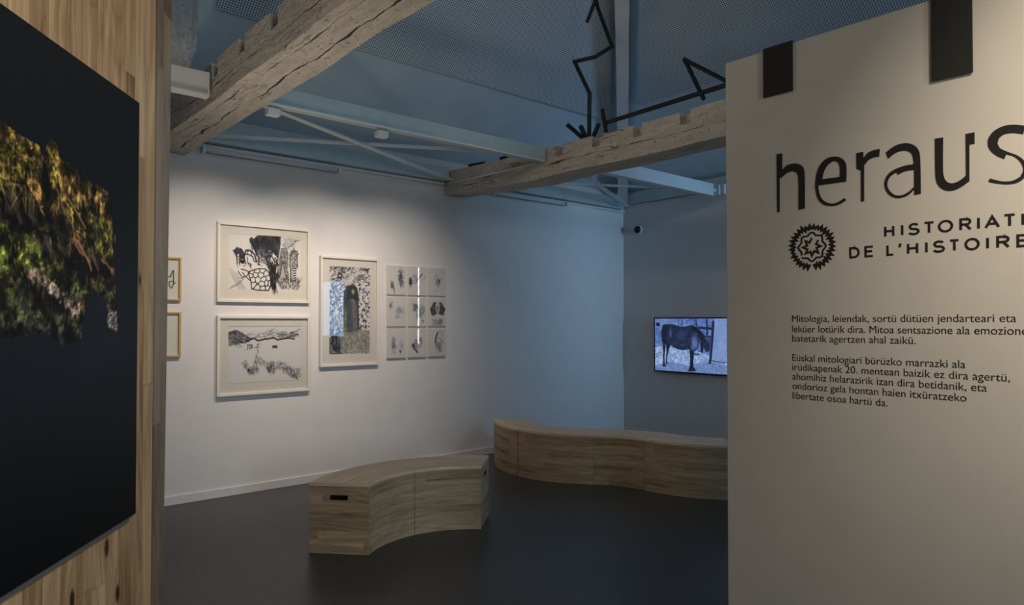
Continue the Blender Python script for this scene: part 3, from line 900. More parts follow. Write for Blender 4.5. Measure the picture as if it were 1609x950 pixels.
# --- ink drawing of the mountains and the hedge
def art_hills():
    A_ = Art(270, 224, [(34, 66), (1020, 72), (1020, 880), (25, 935)], (205, 199, 188))
    A_.poly([(145, 168), (940, 168), (938, 770), (148, 808)], (206, 203, 200))
    dk = [(145, 232), (218, 206), (262, 222), (330, 270), (400, 300), (330, 335), (240, 372), (145, 386)]
    A_.poly(dk, (62, 62, 66), 1, fbm(A_.h, A_.w, (20, 40), 3, 5), (150, 148, 148))
    streaks(A_, dk, 70, 60, 25, (25, 25, 28), 8, 21, .8, .25); streaks(A_, dk, 46, 60, 25, (190, 188, 186), 5, 22, .7, .25)
    A_.poly([(145, 345), (240, 368), (145, 388)], (128, 126, 122))
    rid = [(270, 225), (330, 250), (400, 240), (470, 255), (560, 225), (620, 200), (700, 240), (800, 250), (930, 205), (900, 275), (780, 300), (600, 300), (470, 325), (410, 300)]
    streaks(A_, rid, 80, 56, -28, (84, 84, 86), 4.2, 23, .65, .3); streaks(A_, rid, 54, 50, 30, (66, 66, 68), 4.6, 24, .7, .3)
    streaks(A_, [(660, 240), (860, 240), (910, 265), (700, 315)], 60, 50, -10, (60, 60, 60), 6, 25, .8, .5)
    for q in ([(330, 345), (400, 310), (420, 300), (455, 325), (470, 332)], [(470, 332), (540, 312), (610, 305), (640, 298), (680, 322), (740, 310), (820, 302), (865, 314)]): A_.line(q, 15, (30, 30, 34))
    A_.line([(930, 200), (870, 235), (820, 250)], 6, INK); A_.line([(912, 258), (850, 280), (780, 288)], 8, INK)
    for q in ([(355, 372), (352, 430)], [(352, 375), (400, 378), (405, 400)], [(372, 380), (378, 420), (400, 405)], [(386, 372), (398, 412)], [(425, 410), (455, 404)], [(462, 370), (452, 410)], [(460, 370), (485, 366)], [(472, 395), (482, 402)]): A_.line(q, 8, (60, 58, 58), .9)
    A_.poly([(622, 385), (678, 384), (678, 412), (622, 412)], (70, 64, 60)); A_.line([(612, 412), (685, 412)], 4, (120, 116, 112))
    A_.line([(310, 440), (345, 430)], 3, (140, 136, 132))
    A_.line([(462, 415), (465, 470)], 6, (60, 58, 58))
    h1 = [(275, 575), (300, 570), (318, 535), (345, 550), (385, 620), (420, 590), (425, 520), (445, 465), (470, 500), (470, 560), (455, 600), (488, 640), (468, 665), (440, 655), (415, 700), (350, 692), (345, 655), (300, 600)]
    h2 = [(470, 490), (520, 540), (560, 570), (620, 555), (650, 575), (700, 550), (780, 590), (860, 640), (900, 640), (928, 630), (928, 755), (880, 762), (820, 740), (720, 660), (680, 650), (625, 712), (560, 670), (545, 625), (480, 600), (450, 545)]
    for i, h_ in enumerate((h1, h2)):
        A_.poly(h_, (150, 148, 146), .9, fbm(A_.h, A_.w, (40, 30), 3, 50 + i), (205, 202, 200))
        streaks(A_, h_, 90 + 60 * i, 26, 75 - 35 * i, (48, 48, 52), 6, 60 + i, .8, .5)
        streaks(A_, h_, 40 + 30 * i, 40, 40, (205, 203, 200), 5, 70 + i, .8, .5)
    lo = [(350, 640), (470, 620), (470, 665), (410, 700), (355, 690)]
    streaks(A_, lo, 30, 36, 85, (22, 22, 26), 7, 81, .85, .2)
    streaks(A_, [(560, 610), (650, 590), (640, 660), (570, 660)], 30, 36, 95, (24, 24, 28), 7, 82, .85, .2)
    streaks(A_, [(720, 610), (850, 650), (920, 690), (900, 755), (800, 690)], 40, 32, 85, (26, 26, 30), 6.5, 83, .85, .3)
    A_.line([(145, 170), (940, 170)], 6, (150, 143, 132)); A_.line([(148, 806), (938, 770)], 6, (176, 168, 156))
    return A_


# --- tall coloured drawing of a figure among leaves
def art_figure():
    A_ = Art(176, 300, [(10, 30), (465, 65), (465, 885), (5, 910)], (208, 201, 190))
    sheet = [(80, 105), (412, 128), (410, 805), (78, 815)]
    A_.poly(sheet, (214, 209, 204))
    inside = A_.mask(sheet)
    n_ = fbm(A_.h, A_.w, (34, 64), 3, 101); n2 = fbm(A_.h, A_.w, (9, 16), 4, 102)
    leaf = inside & (n_ > .62); A_.im[leaf] = (70, 66, 68)
    leaf2 = inside & (n_ > .55) & (n_ < .62); A_.im[leaf2] = (146, 140, 136)
    streaks(A_, sheet, 420, 17, -40, (50, 46, 48), 5, 103, .8, .9, .5)
    top = [(80, 110), (330, 125), (345, 200), (250, 260), (90, 270)]
    streaks(A_, top, 150, 48, -35, (50, 46, 46), 6, 104, .85, .6, .5); streaks(A_, top, 60, 44, 35, (205, 200, 194), 6, 105, .8, .6, .4)
    A_.line([(148, 180), (165, 165), (180, 182), (170, 205), (150, 200), (148, 180)], 9, (36, 34, 36))
    streaks(A_, [(180, 190), (300, 170), (290, 260), (190, 250)], 40, 60, -45, (206, 200, 192), 7, 106, .8, .25)
    left = [(80, 240), (190, 250), (200, 640), (170, 810), (80, 815)]
    streaks(A_, left, 130, 50, 80, (34, 42, 54), 9, 107, .85, .4)
    rt = [(80, 650), (165, 640), (200, 800), (80, 812)]
    streaks(A_, rt, 80, 80, 70, (36, 38, 46), 10, 108, .9, .4); streaks(A_, rt, 20, 70, 70, (196, 192, 190), 5, 109, .8, .4)
    cloak = [(190, 420), (196, 310), (225, 265), (275, 258), (305, 280), (325, 380), (312, 400), (322, 600), (290, 650), (240, 660), (195, 640)]
    A_.poly(cloak, (50, 58, 60), 1, fbm(A_.h, A_.w, (18, 10), 4, 110) ** 1.5, (112, 118, 116))
    A_.poly([(225, 270), (290, 265), (312, 320), (318, 395), (262, 360), (220, 380)], (44, 48, 52))
    A_.soft(272, 315, 18, 32, (150, 160, 70), .95, 111, .35); A_.soft(268, 306, 8, 12, (190, 190, 110), .8, 112, .3)
    robe = [(255, 365), (290, 380), (312, 420), (305, 600), (262, 640), (275, 480)]
    A_.poly(robe, (150, 140, 120), 1, fbm(A_.h, A_.w, (24, 24), 3, 113), (92, 82, 88)); streaks(A_, robe, 60, 40, 85, (70, 62, 74), 5, 114, .8, .4)
    A_.line([(258, 365), (275, 360), (300, 395), (315, 470)], 9, (40, 40, 44)); A_.line([(312, 400), (318, 600), (300, 640)], 10, (60, 52, 70))
    low = [(165, 640), (250, 640), (330, 610), (408, 640), (408, 802), (170, 808)]
    A_.poly(low, (112, 114, 106), .75, n2, (178, 172, 164))
    for c_, sd in (((140, 146, 96), 120), ((184, 158, 136), 121), ((94, 110, 92), 122), ((160, 130, 116), 123), ((204, 196, 168), 124), ((70, 76, 72), 125), ((186, 164, 100), 126), ((80, 80, 82), 130), ((120, 128, 116), 131)):
        streaks(A_, low, 40, 24, -60, c_, 6, sd, .7, .9, .4)
    streaks(A_, [(340, 640), (408, 620), (408, 800), (360, 800)], 30, 20, -50, (180, 136, 108), 6, 127, .65, .7)
    streaks(A_, [(185, 420), (215, 430), (225, 650), (180, 650)], 40, 26, 80, (150, 160, 90), 7, 128, .75, .5)
    streaks(A_, [(100, 480), (180, 500), (170, 640), (100, 620)], 26, 40, 60, (200, 190, 182), 8, 129, .75, .4)
    A_.line([(80, 105), (412, 128)], 3, (188, 180, 168))
    A_.im[~inside] = (208, 201, 190)
    return A_


# --- nine small studies; sketch axes 0..100 across, 0..150 down
def art_small(i):
    A_ = Art(72, 108, [(0, 0), (100, 0), (100, 150), (0, 150)], (206, 201, 195))
    g = (92, 92, 96); dk = (52, 50, 54); s_ = 200 + i * 10
    S = A_.soft
    if i == 0:
        S(70, 60, 15, 58, (70, 70, 76), .85, s_, .5, 12); S(24, 100, 12, 26, (66, 66, 74), .9, s_ + 1, .45); A_.line([(30, 105), (36, 142)], 5, g)
        streaks(A_, [(56, 20), (84, 20), (82, 118), (60, 118)], 40, 12, 40, dk, 4, s_, .8, 1.0)
    elif i == 1:
        S(10, 82, 10, 24, (40, 40, 46), 1, s_, .2); A_.line([(78, 36), (62, 54), (44, 76)], 5, dk, 1)
        for q in ([(16, 62), (28, 44), (44, 48), (50, 62)], [(22, 90), (40, 88), (56, 72)], [(30, 50), (36, 70), (28, 86)], [(84, 66), (90, 52), (94, 44)]): A_.line(q, 3, g, .7)
        S(40, 66, 18, 26, (150, 150, 150), .5, s_ + 1)
    elif i == 2:
        S(52, 78, 16, 34, (120, 120, 124), .75, s_); S(64, 70, 5, 7, (30, 30, 34), 1, s_ + 1, .2); S(42, 124, 5, 4, (60, 60, 64), .8, s_ + 2, .3)
        for q in ([(46, 30), (54, 50), (48, 70)], [(30, 66), (40, 52), (44, 40)], [(44, 66), (62, 60), (76, 56)], [(58, 100), (66, 76)]): A_.line(q, 3, g, .7)
    elif i == 3:
        S(16, 42, 15, 26, (96, 98, 104), .9, s_); S(62, 68, 30, 26, (150, 152, 158), .85, s_ + 1); S(50, 102, 14, 16, (150, 152, 160), .8, s_ + 2)
        streaks(A_, [(38, 50), (92, 50), (90, 90), (48, 116)], 26, 16, 50, (130, 132, 140), 3, s_, .6, 1.0)
    elif i == 4:
        S(40, 46, 26, 30, (104, 106, 112), .9, s_); S(58, 86, 26, 40, (130, 132, 136), .8, s_ + 1); S(78, 122, 12, 14, (50, 50, 54), .95, s_ + 2)
        streaks(A_, [(30, 50), (90, 40), (92, 110), (50, 100)], 46, 16, 60, (84, 86, 90), 3, s_, .7, 1.0); S(80, 60, 14, 34, (150, 158, 146), .6, s_ + 3)
    elif i == 5:
        for sg, cx in ((1, 26), (-1, 80)):
            pl = [(cx - 6 * sg, 92), (cx - 16 * sg, 60), (cx + 4 * sg, 24), (cx + 16 * sg, 22), (cx + 10 * sg, 50), (cx + 18 * sg, 84)]
            A_.poly(pl, (96, 94, 96)); streaks(A_, pl, 46, 14, 40, dk, 4, s_ + cx, .8, 1.2); A_.line(pl + pl[:1], 4, dk)
        S(53, 66, 14, 26, (140, 138, 136), .7, s_); A_.line([(46, 46), (54, 38), (60, 48), (54, 60), (46, 52)], 3, g)
        streaks(A_, [(20, 108), (84, 108), (80, 142), (24, 142)], 80, 22, 80, (110, 108, 106), 3, s_ + 5, .7, .5)
    elif i == 6:
        S(30, 82, 13, 44, (124, 124, 130), .8, s_, .5, 10); S(74, 88, 16, 40, (160, 160, 164), .75, s_ + 1, .5, 10); S(68, 118, 6, 10, (62, 62, 68), .9, s_ + 2)
        streaks(A_, [(20, 46), (42, 40), (44, 120), (28, 124)], 30, 14, 60, (86, 86, 92), 3, s_, .7, 1.0)
    elif i == 7:
        S(40, 88, 26, 32, (140, 140, 144), .85, s_); S(28, 94, 12, 20, (58, 58, 62), .95, s_ + 1); A_.line([(34, 106), (50, 126)], 8, (56, 54, 58))
        streaks(A_, [(30, 56), (70, 46), (70, 66), (40, 80)], 30, 18, 20, (110, 110, 114), 3, s_, .7, .6); A_.line([(58, 46), (72, 58)], 5, g); A_.line([(74, 76), (66, 96)], 4, g)
    else:
        S(58, 92, 26, 34, (150, 150, 152), .85, s_); S(70, 118, 12, 16, (104, 104, 108), .8, s_ + 1)
        A_.line([(54, 22), (44, 46), (40, 74)], 8, dk, .9); A_.line([(56, 20), (74, 12), (84, 26), (76, 40)], 3, g, .7); A_.line([(50, 50), (70, 52), (82, 70), (88, 82)], 4, g, .8)
        streaks(A_, [(34, 70), (84, 66), (80, 110), (40, 104)], 46, 14, 50, (100, 100, 104), 3, s_, .7, 1.0); S(18, 136, 8, 6, (160, 158, 156), .8, s_ + 2)
    return A_


def picture(name, label, x0, x1, z0, z1, art, fw, dep, cat='framed picture', group=None):
    m4 = MP @ Matrix.Translation(((x0 + x1) / 2, (z0 + z1) / 2, 0))
    t = thing(name, label, cat, group, m4)
    W_, H_ = (x1 - x0) / 2, (z1 - z0) / 2
    bm = bmesh.new()
    box(bm, -W_, W_, H_ - fw, H_, 0, dep, bev=.003); box(bm, -W_, W_, -H_, -H_ + fw, 0, dep, bev=.003)
    box(bm, -W_, -W_ + fw, -H_ + fw, H_ - fw, 0, dep, bev=.003); box(bm, W_ - fw, W_, -H_ + fw, H_ - fw, 0, dep, bev=.003)
    obj('frame', bm, M['frame_white'], t)
    obj('backing', bx(-W_ + fw, W_ - fw, -H_ + fw, H_ - fw, .002, .010), M['mat'], t)
    art.mesh('drawing', -W_ + fw * .5, W_ - fw * .5, -H_ + fw * .5, H_ - fw * .5, .014, M['print'], t)
    obj('glass', bx(-W_ + fw, W_ - fw, -H_ + fw, H_ - fw, .018, .020), M['glass'], t)
    return t


GP = 'large framed drawings on the picture wall'
picture('framed_drawing', 'white framed ink drawing of a dark tree with houses, upper left above the hill drawing', 1.992, 2.853, 1.724, 2.437, art_tree(), .026, .034, group=GP)
picture('framed_drawing', 'white framed ink drawing of hills and a winding hedge, below the tree drawing', 1.995, 2.859, .886, 1.604, art_hills(), .026, .034, group=GP)
picture('framed_drawing', 'tall white framed drawing of a cloaked figure among leaves, partly coloured', 2.962, 3.602, 1.106, 2.197, art_figure(), .024, .034, group=GP)

GX0, GX1, GZ0, GZ1 = 3.710, 4.452, 1.166, 2.143
cw, chh = (GX1 - GX0 - .048) / 3, (GZ1 - GZ0 - .048) / 3
WHERE = [['top left', 'top middle', 'top right'], ['middle left', 'centre', 'middle right'], ['bottom left', 'bottom middle', 'bottom right']]
WHAT = ['two upright fleshy grey shapes', 'a black drop and a thin dark stick', 'a pale figure with one black dot', 'grey cloud like washes', 'a grey plumed shape curling down',
        'two dark wings over short grass', 'two faint upright grey forms', 'a grey bulb with dark stalk', 'a hunched grey form']
for r_ in range(3):
    for c_ in range(3):
        i = r_ * 3 + c_
        x0 = GX0 + c_ * (cw + .024); z1 = GZ1 - r_ * (chh + .024)
        m4 = MP @ Matrix.Translation((x0 + cw / 2, z1 - chh / 2, 0))
        t = thing('small_drawing', 'small study of %s, %s of nine' % (WHAT[i], WHERE[r_][c_]), 'framed picture', 'grid of nine small drawings', m4)
        W_, H_ = cw / 2, chh / 2
        obj('backing', bx(-W_, W_, -H_, H_, 0, .022, bev=.002), M['frame_white'], t)
        art_small(i).mesh('drawing', -W_ + .004, W_ - .004, -H_ + .004, H_ - .004, .0228, M['print'], t)
        obj('glass', bx(-W_ + .001, W_ - .001, -H_ + .001, H_ - .001, .0236, .0256), M['glass'], t)


def gold(z0, z1, label, kind):
    x0, x1 = 1.22, 1.700
    m4 = MP @ Matrix.Translation(((x0 + x1) / 2, (z0 + z1) / 2, 0))
    t = thing('gold_framed_drawing', label, 'framed picture', 'gold framed drawings by the timber wall', m4)
    W_, H_, fw, dep = (x1 - x0) / 2, (z1 - z0) / 2, .018, .03
    bm = bmesh.new()
    box(bm, -W_, W_, H_ - fw, H_, 0, dep, bev=.003); box(bm, -W_, W_, -H_, -H_ + fw, 0, dep, bev=.003)
    box(bm, -W_, -W_ + fw, -H_ + fw, H_ - fw, 0, dep, bev=.003); box(bm, W_ - fw, W_, -H_ + fw, H_ - fw, 0, dep, bev=.003)
    obj('frame', bm, M['frame_gold'], t)
    A_ = Art(120, 100, [(0, 0), (100, 0), (100, 80), (0, 80)], (212, 210, 196))
    if kind:
        for q in ([(55, 40), (84, 36), (87, 26), (89, 24), (89, 50), (86, 58), (82, 54), (82, 46), (89, 44)], [(60, 20), (70, 40), (66, 60)], [(89, 50), (92, 47)]): A_.line(q, 1.6, INK)
    obj('backing', bx(-W_ + fw, W_ - fw, -H_ + fw, H_ - fw, .002, .008), M['mat'], t)
    A_.mesh('drawing', -W_ + fw * .5, W_ - fw * .5, -H_ + fw * .5, H_ - fw * .5, .011, M['print'], t)
    obj('glass', bx(-W_ + fw, W_ - fw, -H_ + fw, H_ - fw, .015, .017), M['glass'], t)


gold(1.727, 2.098, 'gold framed drawing cut off by the timber wall, the upper one with an ink line', True)
gold(1.250, 1.634, 'gold framed sheet cut off by the timber wall, the lower empty looking one', False)


# ------------------------------------------------------------------ large dark poster on the timber wall
def poster():
    S0, S1, Z0, Z1 = -2.15, -.334, .810, 2.402
    W_, H_ = 520, 456
    A_ = Art(W_, H_, [(S0, -Z1), (S1, -Z1), (S1, -Z0), (S0, -Z0)], (27, 30, 33))
    yy, xx = np.mgrid[0:H_, 0:W_]; v = yy / H_
    A_.im[:] = np.array((23, 28, 32)) + (np.exp(-((v - .55) / .2) ** 2))[..., None] * np.array((7, 9, 14)) - (np.clip((v - .7) / .3, 0, 1))[..., None] * np.array((12, 13, 14))
    f = lambda pts: [(s, -z) for s, z in pts]
    rock = f([(-2.1, 1.95), (-1.8, 2.05), (-1.4, 2.07), (-1.155, 2.084), (-1.08, 2.072), (-1.0, 2.066), (-.985, 2.045), (-.965, 2.045), (-.958, 2.09), (-.94, 2.115), (-.925, 2.10), (-.905, 2.095), (-.89, 2.055), (-.84, 2.055), (-.80, 2.04), (-.755, 2.045), (-.74, 2.03), (-.68, 2.02), (-.60, 2.012), (-.552, 1.998), (-.545, 1.93), (-.53, 1.86), (-.522, 1.70), (-.50, 1.575), (-.53, 1.565), (-.60, 1.575), (-.72, 1.50), (-.85, 1.47), (-.95, 1.52), (-1.1, 1.50), (-1.3, 1.53), (-1.6, 1.45), (-2.1, 1.6)])
    n1 = fbm(H_, W_, (26, 26), 5, 301, .62); n2 = fbm(H_, W_, (60, 50), 3, 302, .7); n3 = fbm(H_, W_, (8, 8), 4, 303)
    m = A_.mask(rock)
    Z = Z1 - v * (Z1 - Z0); S = S0 + xx / W_ * (S1 - S0)
    top = np.clip((Z - 1.86) / .16, 0, 1) * np.clip((-.72 - S) / .25 + .35, .12, 1)
    ochre = np.array((178, 150, 62)); brown = np.array((96, 74, 48)); green = np.array((72, 82, 38)); dark = np.array((22, 22, 20))
    base = dark + (brown - dark) * np.clip(n1 * 2.2 - .72, 0, 1)[..., None]
    gm = np.clip((n3 - .44) * 5, 0, 1) * np.clip(n2 * 2.2 - .7, 0, 1) * np.clip((1.86 - Z) / .08, 0, 1)
    base = base + (green * 1.15 - base) * gm[..., None]
    om = top * np.clip(n1 * 2.6 - .75, 0, 1)
    base = base + (ochre - base) * np.clip(om, 0, 1)[..., None]
    ridge = np.abs(n1 - .5) < .018
    base[ridge] *= .5
    fade = np.clip((Z - 1.47) / .16, .06, 1)[..., None]
    base = base * fade + np.array((27, 30, 34)) * (1 - fade)
    A_.im[m] = base[m]
    # mossy yellow glow of leaves far left, roots, stems
    streaks(A_, f([(-1.5, 2.03), (-1.0, 2.03), (-.99, 1.9), (-1.5, 1.86)]), 160, .07, 60, (196, 170, 84), .008, 311, .7, .9)
    streaks(A_, f([(-1.4, 2.04), (-1.05, 2.03), (-1.1, 1.93), (-1.4, 1.92)]), 90, .04, 60, (150, 158, 40), .012, 312, .7, 1.2)
    streaks(A_, f([(-1.12, 2.03), (-1.0, 2.02), (-.99, 1.86), (-1.1, 1.85)]), 70, .06, 20, (176, 126, 78), .006, 313, .8, .6)
    streaks(A_, f([(-.955, 2.09), (-.90, 2.08), (-.88, 1.98), (-.93, 1.95)]), 60, .02, 70, (160, 140, 70), .008, 314, .8, .8)
    A_.poly(f([(-.975, 2.03), (-.955, 2.02), (-.93, 1.90), (-.96, 1.87), (-.985, 1.9)]), (24, 20, 18), .9)
    streaks(A_, f([(-.885, 2.04), (-.62, 2.0), (-.60, 1.95), (-.86, 1.95)]), 90, .05, 95, (170, 132, 76), .010, 315, .75, .15)
    streaks(A_, f([(-.92, 1.95), (-.62, 1.93), (-.56, 1.84), (-.80, 1.83)]), 90, .06, 40, (150, 128, 62), .008, 316, .75, .4)
    for q in ([(-1.11, 2.05), (-1.11, 1.96)], [(-1.02, 2.06), (-1.06, 1.99), (-1.06, 1.92)], [(-.90, 2.0), (-.88, 1.9), (-.82, 1.83), (-.76, 1.78)], [(-.64, 1.95), (-.67, 1.86), (-.64, 1.80)]): A_.line(f(q), .008, (40, 30, 22), .9)
    dk_ = [f([(-1.16, 1.935), (-1.06, 1.945), (-1.0, 1.90), (-.96, 1.84), (-1.05, 1.80), (-1.16, 1.83)]), f([(-1.0, 1.82), (-.86, 1.82), (-.80, 1.76), (-.88, 1.73), (-.98, 1.76)]), f([(-.84, 1.74), (-.74, 1.74), (-.68, 1.69), (-.74, 1.66), (-.82, 1.68)]), f([(-.63, 1.72), (-.54, 1.72), (-.53, 1.68), (-.60, 1.68)])]
    for i, q in enumerate(dk_):
        A_.poly(q, (22, 22, 22), .85)
        streaks(A_, q, 14, .08, 55, (70, 56, 44), .010, 320 + i, .7, .4)
    mossA = f([(-1.7, 1.86), (-1.16, 1.82), (-1.0, 1.76), (-.90, 1.70), (-.86, 1.66), (-1.0, 1.67), (-1.16, 1.70), (-1.7, 1.70)])
    streaks(A_, mossA, 420, .018, 60, (96, 108, 44), .012, 330, .8, 2.0); streaks(A_, mossA, 160, .014, 60, (146, 152, 66), .008, 331, .8, 2.0); streaks(A_, mossA, 160, .02, 60, (26, 30, 20), .012, 332, .8, 2.0)
    mossB = f([(-.68, 1.92), (-.56, 1.93), (-.545, 1.80), (-.60, 1.76), (-.66, 1.80)])
    streaks(A_, mossB, 200, .016, 60, (104, 104, 44), .009, 333, .8, 2.0)
    mossC = f([(-.88, 1.67), (-.62, 1.68), (-.53, 1.70), (-.52, 1.60), (-.62, 1.58), (-.72, 1.63), (-.85, 1.62)])
    streaks(A_, mossC, 260, .018, 60, (74, 84, 52), .010, 334, .8, 2.0); streaks(A_, mossC, 120, .018, 60, (28, 32, 28), .010, 335, .8, 2.0)
    mossD = f([(-1.16, 1.62), (-.9, 1.60), (-.76, 1.58), (-.76, 1.52), (-.95, 1.53), (-1.16, 1.55)])
    streaks(A_, mossD, 200, .018, 60, (64, 72, 48), .011, 336, .7, 2.0)
    stone = f([(-1.06, 1.70), (-.99, 1.705), (-.90, 1.66), (-.80, 1.62), (-.755, 1.61), (-.77, 1.57), (-.85, 1.60), (-.92, 1.63), (-1.04, 1.67)])
    streaks(A_, stone, 170, .022, 30, (150, 124, 110), .010, 337, .8, 1.2); streaks(A_, stone, 60, .016, 30, (206, 184, 170), .007, 338, .8, 1.2); streaks(A_, stone, 50, .018, 30, (60, 50, 46), .008, 339, .8, 1.2)
    for q in ([(-.80, 1.815), (-.775, 1.81), (-.735, 1.775), (-.705, 1.75), (-.69, 1.725)], [(-.79, 1.80), (-.765, 1.78), (-.745, 1.77)]): A_.line(f(q), .013, (168, 112, 82))
    A_.line(f([(-.62, 1.765), (-.585, 1.755), (-.545, 1.73)]), .010, (150, 100, 72)); A_.line(f([(-.69, 1.80), (-.66, 1.745), (-.645, 1.73)]), .012, (104, 76, 58))
    hf = fbm(H_, W_, (130, 112), 3, 305, .75); mf = fbm(H_, W_, (44, 38), 3, 306, .6)
    det = np.clip(.15 + 1.5 * hf, .35, 1.6) * np.clip((mf - .30) * 3.4, .34, 1.2) * 1.5
    A_.im[m] = A_.im[m] * det[m][:, None]
    for q, wd, c_ in (([(-.80, 1.815), (-.775, 1.81), (-.735, 1.775), (-.705, 1.75), (-.69, 1.725)], .012, (176, 126, 98)), ([(-.79, 1.80), (-.765, 1.78), (-.745, 1.77)], .010, (156, 104, 78)),
                      ([(-.62, 1.765), (-.585, 1.755), (-.545, 1.73)], .009, (150, 106, 80)), ([(-.69, 1.80), (-.66, 1.745), (-.645, 1.73)], .010, (104, 80, 64)),
                      ([(-1.15, 1.90), (-1.11, 1.88), (-1.08, 1.83)], .018, (74, 62, 50)), ([(-1.08, 1.92), (-1.04, 1.90), (-1.02, 1.84)], .014, (70, 58, 46)), ([(-.90, 1.955), (-.86, 1.90), (-.80, 1.85)], .007, (150, 124, 78)), ([(-.84, 1.94), (-.78, 1.90), (-.73, 1.86)], .008, (168, 140, 84))): A_.line(f(q), wd, c_, .85)
    streaks(A_, stone, 50, .014, 30, (196, 172, 158), .007, 351, .8, 1.2); streaks(A_, mossA, 150, .011, 60, (136, 146, 62), .007, 352, .75, 2.0)
    streaks(A_, f([(-1.5, 2.03), (-1.0, 2.03), (-.99, 1.9), (-1.5, 1.86)]), 110, .05, 60, (204, 178, 92), .006, 353, .7, .9)
    # dark standing stone and the bright patch beside it
    A_.poly(f([(-.765, 1.40), (-.745, 1.52), (-.725, 1.60), (-.70, 1.635), (-.655, 1.645), (-.615, 1.64), (-.585, 1.62), (-.568, 1.58), (-.575, 1.53), (-.59, 1.47), (-.60, 1.38)]), (33, 38, 46))
    br = f([(-.565, 1.585), (-.508, 1.585), (-.50, 1.522), (-.535, 1.528), (-.575, 1.54)])
    streaks(A_, br, 110, .014, 60, (150, 138, 132), .007, 341, .85, 1.5); streaks(A_, br, 60, .012, 60, (226, 214, 206), .006, 342, .9, 1.5); streaks(A_, br, 40, .012, 60, (50, 46, 44), .006, 343, .8, 1.5)
    streaks(A_, f([(-.60, 1.52), (-.48, 1.51), (-.47, 1.42), (-.59, 1.42)]), 60, .016, 60, (48, 54, 60), .008, 344, .5, 1.5)
    A_.line(f([(-.545, 1.93), (-.535, 1.86), (-.528, 1.78)]), .010, (24, 24, 22)); A_.line(f([(-.525, 1.86), (-.522, 1.84)]), .007, (120, 120, 118))
    m4 = MQ @ Matrix.Translation(((S0 + S1) / 2, (Z0 + Z1) / 2, 0))
    t = thing('photo_panel', 'large dark photo poster of mossy rocks and roots on the plank wall', 'poster', None, m4)
    W2, H2 = (S1 - S0) / 2, (Z1 - Z0) / 2
    obj('board', bx(-W2, W2, -H2, H2, .001, .012), M['black_board'], t)
    A_.mesh('photo_print', -W2, W2, -H2, H2, .0128, M['poster'], t)
    tag(obj('bottom_strip', bx(-W2, W2 - .05, -H2 - .017, -H2 - .0005, .001, .010), M['edge_strip'], t), 'grey strip along the lower edge')  # thin grey strip just below the print


poster()


